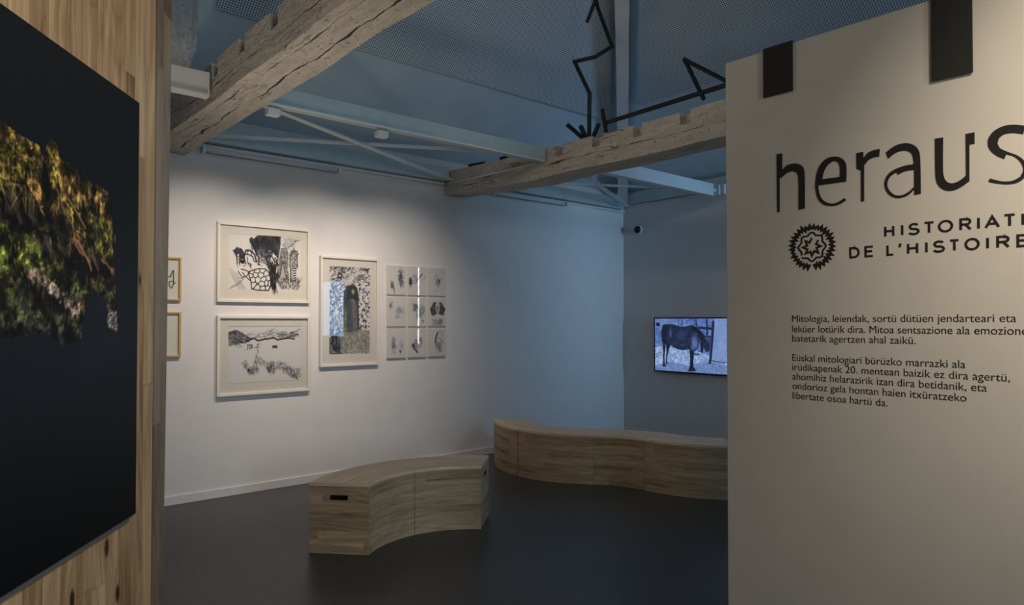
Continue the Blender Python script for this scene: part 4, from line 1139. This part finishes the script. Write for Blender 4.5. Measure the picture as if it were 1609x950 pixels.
# ------------------------------------------------------------------ screen with the horse
def tv():
    Wd, Hd = 1.285, .722
    A_ = Art(300, 170, [(78, 98), (1060, 98), (1060, 890), (78, 825)], (108, 138, 200))
    # sheet spans only what is seen here; stretch the sketch so that x=1060 lies at 83 % of the width
    A_.Hm = homography([(78, 98), (1060, 98), (1060, 890), (78, 825)], [(0, 0), (249, 0), (249, 169), (0, 169)]); A_.k = 249 / 982
    n1 = fbm(170, 300, (50, 30), 4, 401, .7); n2 = fbm(170, 300, (10, 6), 4, 402)
    A_.im[:] = np.array((92, 122, 186)) + (n1 - .5)[..., None] * np.array((130, 130, 120)) + (n2 - .5)[..., None] * 50
    ground = [(78, 500), (190, 490), (300, 470), (560, 520), (800, 600), (1060, 720), (1300, 800), (1300, 920), (78, 840)]
    A_.poly(ground, (120, 150, 204), 1, np.clip(n1 * 2.4 - .8, 0, 1), (196, 218, 248))
    streaks(A_, ground, 260, 24, 10, (60, 82, 136), 6, 403, .6, 1.2); streaks(A_, ground, 160, 18, 10, (206, 226, 250), 6, 404, .6, 1.2)
    A_.poly([(78, 760), (300, 700), (560, 760), (800, 700), (1060, 750), (1300, 820), (1300, 920), (78, 830)], (80, 108, 172), .55)
    wallr = [(930, 100), (1300, 100), (1300, 760), (1060, 700), (880, 680)]
    A_.poly(wallr, (112, 142, 202), 1, n2, (146, 174, 224)); streaks(A_, wallr, 90, 60, 95, (88, 116, 178), 7, 405, .6, .5)
    A_.poly([(78, 98), (420, 98), (420, 200), (78, 240)], (90, 118, 180), .7, n1, (130, 156, 210))
    A_.poly([(90, 150), (140, 150), (150, 200), (100, 205)], (20, 26, 44)); A_.line([(410, 98), (412, 200)], 6, (40, 52, 92)); A_.line([(462, 130), (462, 200)], 12, (34, 44, 80))
    A_.line([(660, 120), (668, 210)], 14, (26, 34, 62))
    for q, wd in (([(905, 150), (890, 400), (858, 720)], 34), ([(700, 225), (900, 245)], 30), ([(790, 350), (880, 350)], 14), ([(815, 110), (820, 350)], 22)): A_.line(q, wd, (34, 42, 74))
    A_.poly([(800, 360), (880, 360), (870, 520), (850, 560), (800, 560)], (62, 66, 104), .9)
    A_.line([(640, 600), (700, 600)], 16, (40, 52, 90)); A_.line([(880, 690), (1060, 730)], 16, (52, 66, 106), .8); A_.line([(80, 600), (170, 570)], 10, (60, 80, 130), .8); A_.line([(80, 640), (180, 590)], 8, (60, 80, 130), .8)
    H_ = (28, 36, 60); H2_ = (46, 58, 92)
    tail = [(185, 190), (225, 175), (250, 210), (245, 330), (240, 440), (220, 480), (190, 470), (172, 400), (165, 280)]
    body = [(205, 185), (250, 172), (330, 175), (400, 200), (450, 210), (520, 208), (570, 192), (620, 195), (680, 225), (740, 280), (785, 340), (800, 400), (850, 440), (852, 545), (830, 572), (790, 562), (770, 500), (745, 430), (720, 400), (700, 470), (690, 520), (640, 560), (560, 530), (480, 545), (400, 530), (340, 505), (300, 470), (270, 540), (235, 470), (200, 400), (180, 280)]
    A_.poly(body, H_, 1, np.clip(n1 * 2.2 - .75, 0, 1), H2_)
    A_.poly(tail, (20, 24, 40), 1, np.clip(n1 * 2 - .8, 0, 1), (34, 40, 62))
    for pl in ([(185, 440), (225, 450), (222, 560), (210, 640), (218, 740), (235, 775), (185, 775), (190, 700), (188, 560)], [(232, 440), (290, 450), (270, 560), (250, 640), (250, 720), (262, 740), (225, 735), (235, 640), (238, 540)],
               [(565, 500), (640, 500), (632, 600), (618, 700), (625, 780), (665, 835), (610, 842), (545, 840), (570, 760), (572, 640)], [(725, 400), (770, 460), (760, 560), (745, 600), (728, 560), (718, 460)]):
        A_.poly(pl, (22, 27, 46), 1, np.clip(n1 * 2 - .8, 0, 1), (50, 54, 84))
    # lighter flank, chest and mane
    A_.soft(300, 300, 34, 120, (92, 116, 176), .6, 411, .55); A_.soft(470, 470, 90, 40, (92, 116, 172), .75, 412, .55); A_.soft(640, 430, 62, 150, (104, 132, 196), .9, 413, .45); A_.soft(440, 330, 120, 90, (56, 72, 116), .6, 414, .5)
    streaks(A_, [(590, 280), (690, 270), (700, 480), (600, 540)], 70, 40, 80, (74, 98, 158), 6, 415, .7, .4)
    streaks(A_, [(540, 200), (620, 195), (760, 320), (780, 420), (720, 380), (660, 250)], 70, 60, 65, (18, 22, 38), 9, 416, .85, .3)
    A_.soft(760, 660, 50, 80, (140, 166, 220), .7, 417, .45)
    streaks(A_, body, 130, 16, 80, (80, 100, 150), 4, 418, .45, .8)
    m4 = ME @ Matrix.Translation((.572 + Wd / 2, .883 + Hd / 2, 0))
    t = thing('wall_screen', 'flat wall screen showing a bluish picture of a dark horse', 'television', None, m4)
    W2, H2 = Wd / 2, Hd / 2
    obj('casing', bx(-W2 + .02, W2 - .02, -H2 + .02, H2 - .02, .0, .045, bev=.006), M['black_gloss'], t)
    b_ = .017
    bm = bmesh.new()
    box(bm, -W2, W2, H2 - b_, H2, .04, .062, bev=.002); box(bm, -W2, W2, -H2, -H2 + b_ + .004, .04, .062, bev=.002)
    box(bm, -W2, -W2 + b_, -H2 + b_ + .004, H2 - b_, .04, .062, bev=.002); box(bm, W2 - b_, W2, -H2 + b_ + .004, H2 - b_, .04, .062, bev=.002)
    obj('bezel', bm, M['black_gloss'], t)
    A_.mesh('display', -W2 + b_, W2 - b_, -H2 + b_, H2 - b_, .056, M['screen'], t)


tv()

# dome camera high on the end wall
m4 = ME @ Matrix.Translation((.277, 2.817, 0))
t = thing('dome_camera', 'small black dome security camera high on the end wall', 'security camera', None, m4)
bm = bmesh.new(); lathe(bm, [(0, 0), (.062, 0), (.066, .008), (.064, .024), (.056, .030), (0, .030)], 28); obj('base', bm, M['white_plastic'], t, True)
bm = bmesh.new(); lathe(bm, [(.050, .0301)] + [(.050 * math.cos(a_), .034 + .046 * math.sin(a_)) for a_ in np.linspace(0, math.pi / 2 - .01, 8)] + [(0, .080)], 28); obj('dome', bm, M['black_gloss'], t, True)


# ------------------------------------------------------------------ curved bench modules
BH = .47


def module(C, a0, a1, r0, r1, label, group, slots=(1, 1)):
    """45 degree oak bench module; C in plan (right, ahead), angles in degrees in that plan"""
    n_ = 14
    am = math.radians((a0 + a1) / 2); rm = (r0 + r1) / 2
    def pt(r, a_, z):
        x, y = plan(C[0] + r * math.cos(a_), C[1] + r * math.sin(a_)); return Vector((x, y, z))
    org = pt(rm, am, 0)
    t = thing('bench_module', label, 'bench', group, loc=org)
    A0, A1 = math.radians(a0), math.radians(a1)
    angs = [A0 + (A1 - A0) * i / n_ for i in range(n_ + 1)]
    zt_ = BH - .022
    bm = bmesh.new(); l = bm.loops.layers.uv.verify()
    def face(ps, uvs):
        f = bm.faces.new([bm.verts.new(p - org) for p in ps])
        for lp, q in zip(f.loops, uvs): lp[l].uv = q
    for i in range(n_):
        b0, b1 = angs[i], angs[i + 1]
        for r, o_ in ((r0, 0.0), (r1, 3.17)):
            u0, u1 = b0 * r, b1 * r
            face([pt(r, b0, 0), pt(r, b1, 0), pt(r, b1, zt_), pt(r, b0, zt_)], [(0 + o_, u0), (0 + o_, u1), (zt_ + o_, u1), (zt_ + o_, u0)])
        face([pt(r0, b0, 0), pt(r1, b0, 0), pt(r1, b1, 0), pt(r0, b1, 0)], [(0, 0), (0, 1), (1, 1), (1, 0)])
        face([pt(r0, b0, zt_), pt(r1, b0, zt_), pt(r1, b1, zt_), pt(r0, b1, zt_)], [(0, 0), (0, 1), (1, 1), (1, 0)])
    # ends with a cut hand slot
    slot_faces = []
    sa, sb, s0, s1 = rm - .062, rm + .062, BH - .112, BH - .080
    for e_, ang in enumerate((A0, A1)):
        o_ = 5.3 + e_ * 2.2
        R_ = [r0, sa, sb, r1]; Zs = [0, s0, s1, zt_]
        for i in range(3):
            for j in range(3):
                if i == 1 and j == 1: continue
                face([pt(R_[i], ang, Zs[j]), pt(R_[i + 1], ang, Zs[j]), pt(R_[i + 1], ang, Zs[j + 1]), pt(R_[i], ang, Zs[j + 1])],
                     [(Zs[j] + o_, R_[i]), (Zs[j] + o_, R_[i + 1]), (Zs[j + 1] + o_, R_[i + 1]), (Zs[j + 1] + o_, R_[i])])
        slot_faces.append(ang)
    bmesh.ops.remove_doubles(bm, verts=bm.verts, dist=.0002)
    bmesh.ops.recalc_face_normals(bm, faces=bm.faces[:])
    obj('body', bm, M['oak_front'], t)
    for e_, ang in enumerate(slot_faces):
        dirn = 1 if e_ == 0 else -1
        inn = ang + dirn * (1 if A1 > A0 else -1) * .06 / rm
        bm = bmesh.new()
        q0 = [pt(sa, ang, s0), pt(sb, ang, s0), pt(sb, ang, s1), pt(sa, ang, s1)]
        q1 = [pt(sa, inn, s0), pt(sb, inn, s0), pt(sb, inn, s1), pt(sa, inn, s1)]
        v0 = [bm.verts.new(p - org) for p in q0]; v1 = [bm.verts.new(p - org) for p in q1]
        for j in range(4): bm.faces.new([v0[j], v0[(j + 1) % 4], v1[(j + 1) % 4], v1[j]])
        bm.faces.new(v1)
        obj('hand_slot', bm, M['slot'], t)
    # seat board
    bm = bmesh.new(); l = bm.loops.layers.uv.verify()
    for i in range(n_):
        b0, b1 = angs[i], angs[i + 1]; u0, u1 = b0 * rm, b1 * rm
        face([pt(r0, b0, BH), pt(r1, b0, BH), pt(r1, b1, BH), pt(r0, b1, BH)], [(r0, u0), (r1, u0), (r1, u1), (r0, u1)])
        face([pt(r0, b0, zt_ + .0005), pt(r1, b0, zt_ + .0005), pt(r1, b1, zt_ + .0005), pt(r0, b1, zt_ + .0005)], [(r0, u0), (r1, u0), (r1, u1), (r0, u1)])
        for r in (r0, r1): face([pt(r, b0, zt_ + .0005), pt(r, b1, zt_ + .0005), pt(r, b1, BH), pt(r, b0, BH)], [(zt_, u0), (zt_, u1), (BH, u1), (BH, u0)])
    for ang in (A0, A1):
        face([pt(r0, ang, zt_ + .0005), pt(r1, ang, zt_ + .0005), pt(r1, ang, BH), pt(r0, ang, BH)], [(zt_, r0), (zt_, r1), (BH, r1), (BH, r0)])
    bmesh.ops.remove_doubles(bm, verts=bm.verts, dist=.0001)
    bmesh.ops.recalc_face_normals(bm, faces=bm.faces[:])
    obj('seat_board', bm, M['oak_top_lit'], t)
    return t


NB = 'modules of the near curved bench'; FB = 'modules of the long serpentine bench'
NC = (-.30, 4.51)
module(NC, 173.0, 128.65, .655, 1.072, 'left half of the near curved oak bench, hand slot facing the viewer', NB)
module(NC, 128.35, 84.0, .655, 1.072, 'right half of the near curved oak bench, its end beside the far bench', NB)
C1 = (.85, 7.62)
module(C1, 176, 220.8, .635, 1.05, 'leftmost end module of the long oak bench, next to the picture wall', FB)
module(C1, 221.3, 265.9, .635, 1.05, 'convex oak bench module right of the dark gap in the long bench', FB)
module((.732, 5.929), 86.05, 41.1, .645, 1.06, 'inward curving oak bench module below the screen', FB)
module((2.011, 7.041), 221.1, 266, .635, 1.05, 'oak bench module running behind the text wall', FB)


# ------------------------------------------------------------------ lettering on the text wall (metres along wall, height)
def curve_mesh(loops, depth):
    cu = bpy.data.curves.new('shape', 'CURVE'); cu.dimensions = '2D'; cu.fill_mode = 'BOTH'
    for lp in loops:
        sp = cu.splines.new('POLY'); sp.points.add(len(lp) - 1)
        for p, q in zip(sp.points, lp): p.co = (q[0], q[1], 0, 1)
        sp.use_cyclic_u = True
    cu.extrude = depth / 2
    o = bpy.data.objects.new('shape', cu); COL.objects.link(o)
    dg = bpy.context.evaluated_depsgraph_get()
    me = bpy.data.meshes.new_from_object(o.evaluated_get(dg))
    bpy.data.objects.remove(o); me.transform(Matrix.Translation((0, 0, depth / 2 + .0006)))
    return me


def smooth(lp, n_=5, lim=38):
    p = [Vector((a_, b_)) for a_, b_ in lp]; N = len(p); out = []
    def sharp(i):
        d0 = p[i] - p[i - 1]; d1 = p[(i + 1) % N] - p[i]
        return d0.angle(d1) > math.radians(lim)
    sh = [sharp(i) for i in range(N)]
    for i in range(N):
        a_, b_ = p[i], p[(i + 1) % N]; L = (b_ - a_).length
        def tg(k, into):
            if sh[k]: return None
            t_ = p[(k + 1) % N] - p[k - 1]; return t_.normalized() * L
        ta, tb = tg(i, 0), tg((i + 1) % N, 1)
        if ta is None and tb is None: out.append(a_); continue
        ta = ta if ta is not None else (b_ - a_); tb = tb if tb is not None else (b_ - a_)
        for j in range(n_):
            t_ = j / n_; h00 = 2 * t_ ** 3 - 3 * t_ ** 2 + 1; h10 = t_ ** 3 - 2 * t_ ** 2 + t_; h01 = -2 * t_ ** 3 + 3 * t_ ** 2; h11 = t_ ** 3 - t_ ** 2
            out.append(a_ * h00 + ta * h10 + b_ * h01 + tb * h11)
    return [(v.x, v.y) for v in out]


TITLE = [[[(0.2494,2.2861),(0.2754,2.2854),(0.2739,2.2136),(0.2976,2.2296),(0.3281,2.2324),(0.3531,2.2232),(0.3678,2.208),(0.3735,2.1778),(0.3734,2.0315),(0.3457,2.03),(0.3457,2.1724),(0.3388,2.1902),(0.3198,2.1992),(0.2954,2.1952),(0.2685,2.1774),(0.2623,2.1814),(0.2612,2.0302),(0.2508,2.0294)]],[[(0.5444,2.1208),(0.4313,2.1215),(0.4339,2.0942),(0.4461,2.0638),(0.4648,2.0471),(0.4908,2.0381),(0.5157,2.0433),(0.5385,2.0553),(0.5438,2.0444),(0.5183,2.0317),(0.488,2.028),(0.4544,2.0379),(0.4318,2.0619),(0.4206,2.098),(0.4189,2.1291),(0.424,2.1698),(0.4376,2.2041),(0.4624,2.2267),(0.4923,2.2328),(0.5217,2.2238),(0.5397,2.2047),(0.5466,2.1736)],[(0.4476,2.1459),(0.4564,2.179),(0.4735,2.2028),(0.4968,2.214),(0.5133,2.2055),(0.5204,2.1827),(0.5192,2.1443)]],[[(0.5854,2.2301),(0.6117,2.2308),(0.6123,2.205),(0.6281,2.2224),(0.6487,2.2295),(0.6741,2.2311),(0.6713,2.2009),(0.6519,2.2008),(0.6313,2.1935),(0.6147,2.1743),(0.6135,2.0316),(0.6022,2.0312),(0.6024,2.1571),(0.5858,2.1672)]],[[(0.6965,2.2135),(0.7272,2.2319),(0.7636,2.2365),(0.7913,2.2259),(0.8099,2.2041),(0.8166,2.1707),(0.8177,2.0337),(0.7959,2.0323),(0.7953,2.0542),(0.7778,2.0366),(0.7497,2.0272),(0.7238,2.0324),(0.7026,2.0513),(0.6912,2.078),(0.6914,2.1004),(0.6999,2.1215),(0.7157,2.1351),(0.7386,2.1446),(0.7668,2.1496),(0.7946,2.1502),(0.7924,2.175),(0.7855,2.1946),(0.7673,2.2067),(0.7432,2.2076),(0.7228,2.1998),(0.7046,2.1861)],[(0.7959,2.1282),(0.7626,2.1275),(0.74,2.1187),(0.7336,2.1286),(0.7114,2.1152),(0.7013,2.0962),(0.7012,2.0784),(0.7109,2.0573),(0.7296,2.0405),(0.7498,2.0369),(0.7755,2.0465),(0.7954,2.0646)]],[[(0.867,2.2337),(0.8939,2.2326),(0.8927,2.1039),(0.897,2.0795),(0.9064,2.0645),(0.9218,2.058),(0.9421,2.0625),(0.9659,2.0796),(0.966,2.2308),(0.9935,2.2318),(0.9931,2.1906),(0.9769,2.1896),(0.9757,2.0574),(0.9491,2.0397),(0.9259,2.0314),(0.9039,2.0336),(0.8833,2.0484),(0.8708,2.0716),(0.8673,2.1037)]],[[(1.1428,2.2233),(1.1361,2.1963),(1.107,2.2062),(1.0807,2.2059),(1.0658,2.1944),(1.0616,2.1775),(1.0695,2.1599),(1.0946,2.1408),(1.1192,2.1252),(1.1396,2.1011),(1.1464,2.0732),(1.1397,2.0475),(1.1196,2.0317),(1.0921,2.0294),(1.0623,2.0362),(1.0333,2.0471),(1.0388,2.0576),(1.0724,2.0428),(1.1041,2.0396),(1.1262,2.0496),(1.1355,2.0726),(1.1287,2.0998),(1.1108,2.1227),(1.0879,2.1356),(1.0811,2.12),(1.0565,2.138),(1.0385,2.1624),(1.0333,2.187),(1.0389,2.2087),(1.0574,2.2276),(1.0863,2.2361),(1.1138,2.2334)]]]
SUB1 = [('line', [('H', 0.6867, 0.7243), ('I', 0.7417, 0.7619), ('S', 0.7712, 0.8131), ('T', 0.8244, 0.8636), ('O', 0.8731, 0.9233), ('R', 0.9423, 0.9817), ('I', 0.9932, 1.0108), ('A', 1.0195, 1.0669), ('T', 1.0753, 1.1135), ('I', 1.1242, 1.1404)], 1.879, 0.047)]
SUB2 = [('line', [('D', 0.5538, 0.595), ('E', 0.6127, 0.6494)], 1.806, 0.046), ('line', [('L', 0.6942, 0.7237), ("'", 0.7347, 0.752), ('H', 0.7675, 0.8072), ('I', 0.8252, 0.8438), ('S', 0.8541, 0.897), ('T', 0.9084, 0.9437), ('O', 0.9576, 1.0054), ('I', 1.0201, 1.0374), ('R', 1.0544, 1.0951), ('E', 1.1128, 1.1453)], 1.806, 0.046)]


t = thing('wall_lettering', 'big black lower case title lettering high on the text wall', 'lettering', None, MR @ Matrix.Translation((.7, 2.13, 0)))
for loops in TITLE:
    me = curve_mesh([smooth([(a_ - .7, b_ - 2.13) for a_, b_ in lp]) for lp in loops], .002)
    link('letter', me, M['black'], t)


# stroke capitals for the subtitle: unit box 0..1 wide, 0..1 high
def arc(cx, cy, rx, ry, a0, a1, n_=14):
    return [(cx + rx * math.cos(math.radians(a0 + (a1 - a0) * i / n_)), cy + ry * math.sin(math.radians(a0 + (a1 - a0) * i / n_))) for i in range(n_ + 1)]


CAPS = {'H': [[(0, 0), (0, 1)], [(1, 0), (1, 1)], [(0, .52), (1, .52)]], 'I': [[(.5, 0), (.5, 1)]], 'L': [[(0, 1), (0, 0), (1, 0)]],
        'T': [[(0, 1), (1, 1)], [(.5, 0), (.5, 1)]], 'E': [[(1, 1), (0, 1), (0, 0), (1, 0)], [(0, .52), (.9, .52)]],
        'A': [[(0, 0), (.5, 1), (1, 0)], [(.2, .34), (.8, .34)]], 'O': [arc(.5, .5, .5, .5, 0, 360, 30)],
        'D': [[(0, 0), (0, 1), (.45, 1)] + arc(.45, .5, .55, .5, 90, -90) + [(0, 0)]],
        'R': [[(0, 0), (0, 1), (.6, 1)] + arc(.6, .75, .36, .25, 90, -90) + [(0, .5)], [(.5, .5), (1, 0)]],
        'S': [arc(.52, .76, .42, .24, 25, 180, 10) + arc(.42, .76, .32, .25, 180, 270, 6)[1:] + arc(.52, .25, .46, .26, 90, -90, 10)[1:] + arc(.48, .25, .48, .26, 270, 200, 6)[1:]],
        "'": [[(.6, 1.12), (.62, .95), (.2, .72)]]}


def stroke_outline(pts, wd):
    p = [Vector(q) for q in pts]; closed = (p[0] - p[-1]).length < 1e-6
    if closed: p = p[:-1]
    L, R = [], []; N = len(p)
    for i in range(N):
        pr = p[i - 1] if (i > 0 or closed) else None; nx = p[(i + 1) % N] if (i < N - 1 or closed) else None
        d0 = (p[i] - pr).normalized() if pr is not None else None; d1 = (nx - p[i]).normalized() if nx is not None else None
        d0 = d0 if d0 is not None else d1; d1 = d1 if d1 is not None else d0
        n0 = Vector((-d0.y, d0.x)); n1 = Vector((-d1.y, d1.x)); n_ = (n0 + n1)
        n_ = n_.normalized() / max(.4, n_.normalized().dot(n0)) if n_.length > 1e-6 else n0
        L.append(p[i] + n_ * wd / 2); R.append(p[i] - n_ * wd / 2)
    return L, R, closed


def stroke_bm(bm, pts, wd, d=.0012):
    L, R, closed = stroke_outline(pts, wd)
    vl = [bm.verts.new((v.x, v.y, d)) for v in L]; vr = [bm.verts.new((v.x, v.y, d)) for v in R]
    for i in range(len(vl) - (0 if closed else 1)):
        k_ = (i + 1) % len(vl); bm.faces.new([vr[i], vr[k_], vl[k_], vl[i]])


def caps(label, rows):
    s0 = rows[0][1][0][1]; zb = rows[0][2]
    t = thing('wall_lettering', label, 'lettering', 'subtitle lines on the text wall', MR @ Matrix.Translation((s0, zb, 0)))
    for word, letters, z, h in rows:
        wd = .0088
        for ch, a_, b_ in letters:
            a_ -= s0; b_ -= s0; bm = bmesh.new(); k_ = 0
            for st in CAPS[ch]:
                q = [(a_ + wd / 2 + (b_ - a_ - wd) * x, (z - zb) + wd / 2 + (h - wd) * y) for x, y in st]
                stroke_bm(bm, q, wd, .0010 + .0001 * k_); k_ += 1
            obj('letter', bm, M['black'], t)


caps('upper line of wide black capitals under the title', SUB1)
caps('lower line of wide black capitals, beside the round emblem', SUB2)

# emblem: zigzag ring, wavy ring and small star
t = thing('emblem', 'round black emblem of rings and a small star left of the capitals', 'emblem', None, MR @ Matrix.Translation((.402, 1.866, 0)))
r = random.Random(3)


def ring_bm(fn, n_, wd, gaps=()):
    bm = bmesh.new(); pts = [fn(2 * math.pi * i / n_) for i in range(n_)]
    seg = []
    for i in range(n_ + 1):
        if any(a_ <= (i % n_) / n_ * 360 <= b_ for a_, b_ in gaps):
            if len(seg) > 1: stroke_bm(bm, seg, wd)
            seg = []
        else: seg.append(pts[i % n_])
    if len(seg) > 1: stroke_bm(bm, seg, wd)
    return bm


zz = {}
def zig(a_):
    i = int(round(a_ / (2 * math.pi) * 66)); k_ = zz.setdefault(i, (.091 if i % 2 else .0765) + r.uniform(-.004, .003))
    b_ = a_ + (r.uniform(-.014, .014)); return (k_ * math.cos(b_ + 1.57), k_ * math.sin(b_ + 1.57))
obj('zigzag_ring', ring_bm(zig, 66, .0112, ((176, 181),)), M['black'], t)
obj('wavy_ring', ring_bm(lambda a_: ((.0535 + .0045 * math.cos(8 * a_)) * math.cos(a_ + 1.57), (.056 + .005 * math.cos(8 * a_)) * math.sin(a_ + 1.57)), 160, .0078, ((128, 132),)), M['black'], t)
st = []
for i in range(16):
    a_ = math.pi / 2 + i * math.pi / 8 + (.1 if i % 2 else 0); k_ = .038 if i % 2 == 0 else .0205
    st.append((k_ * math.cos(a_), k_ * math.sin(a_)))
bm = bmesh.new(); stroke_bm(bm, st[:15], .0088)
obj('star', bm, M['black'], t)


# running text, one thing per paragraph, one part per line
def text_line(txt, x0, x1, z, cap, parent, org, frac=1.0):
    cu = bpy.data.curves.new('line', 'FONT'); cu.body = txt; cu.size = 1.0; cu.fill_mode = 'FRONT'; cu.offset = .0
    o = bpy.data.objects.new('line', cu); COL.objects.link(o)
    dg = bpy.context.evaluated_depsgraph_get(); me = bpy.data.meshes.new_from_object(o.evaluated_get(dg)); bpy.data.objects.remove(o)
    co = np.zeros(len(me.vertices) * 3); me.vertices.foreach_get('co', co); co = co.reshape(-1, 3)
    a_, b_ = co[:, 0].min(), co[:, 0].max()
    co[:, 0] = (co[:, 0] - a_) / (b_ - a_) * (x1 - x0) + x0 - org[0]
    co[:, 1] = co[:, 1] * cap / .70 + z - org[1]; co[:, 2] = .001
    me.vertices.foreach_set('co', co.ravel()); me.update()
    link('text_line', me, M['black'], parent)


def para(label, lines):
    org = (lines[0][1], lines[0][3])
    t = thing('wall_text', label, 'wall text', 'printed paragraphs on the text wall', MR @ Matrix.Translation((org[0], org[1], 0)))
    for l_ in lines: text_line(l_[0], l_[1], l_[2], l_[3], .0295, t, org)


para('upper paragraph of small black print on the text wall', [
    ('Mitologia, leiendak, sortü dütüen jendarteari eta', .314, 1.110, 1.5485),
    ('leküer lotürik dira. Mitoa sentsazione ala emozione', .314, 1.142, 1.5045),
    ('batetarik agertzen ahal zaikü.', .314, .795, 1.4645)])
para('lower paragraph of small black print on the text wall', [
    ('Eüskal mitologiari bürüzko marrazki ala', .314, .957, 1.381),
    ('irüdikapenak 20. mentean baizik ez dira agertü,', .314, 1.090, 1.341),
    ('ahomihiz helarazirik izan dira betidanik, eta', .314, 1.022, 1.301),
    ('ondorioz gela hontan haien itxüratzeko', .314, .959, 1.2605),
    ('libertate osoa hartü da.', .314, .694, 1.219)])

# black boards hooked over the top of the text wall
for s0, s1, zb, lb in ((.194, .329, 2.545, 'shorter black strip hanging at the top of the text wall, left one'),
                       (.860, .993, 2.446, 'longer black strip hanging at the top of the text wall, right one')):
    t = thing('black_strip', lb, 'hanging strip', 'black strips on the text wall', MR @ Matrix.Translation(((s0 + s1) / 2, 2.76, 0)))
    h_ = (s1 - s0) / 2
    obj('board', bx(-h_, h_, zb - 2.76, .001, .008, .013, bev=.001), M['black_board'], t)
    obj('top_flap', bx(-h_, h_, .0005, .004, -.15, .0125), M['black_board'], t)
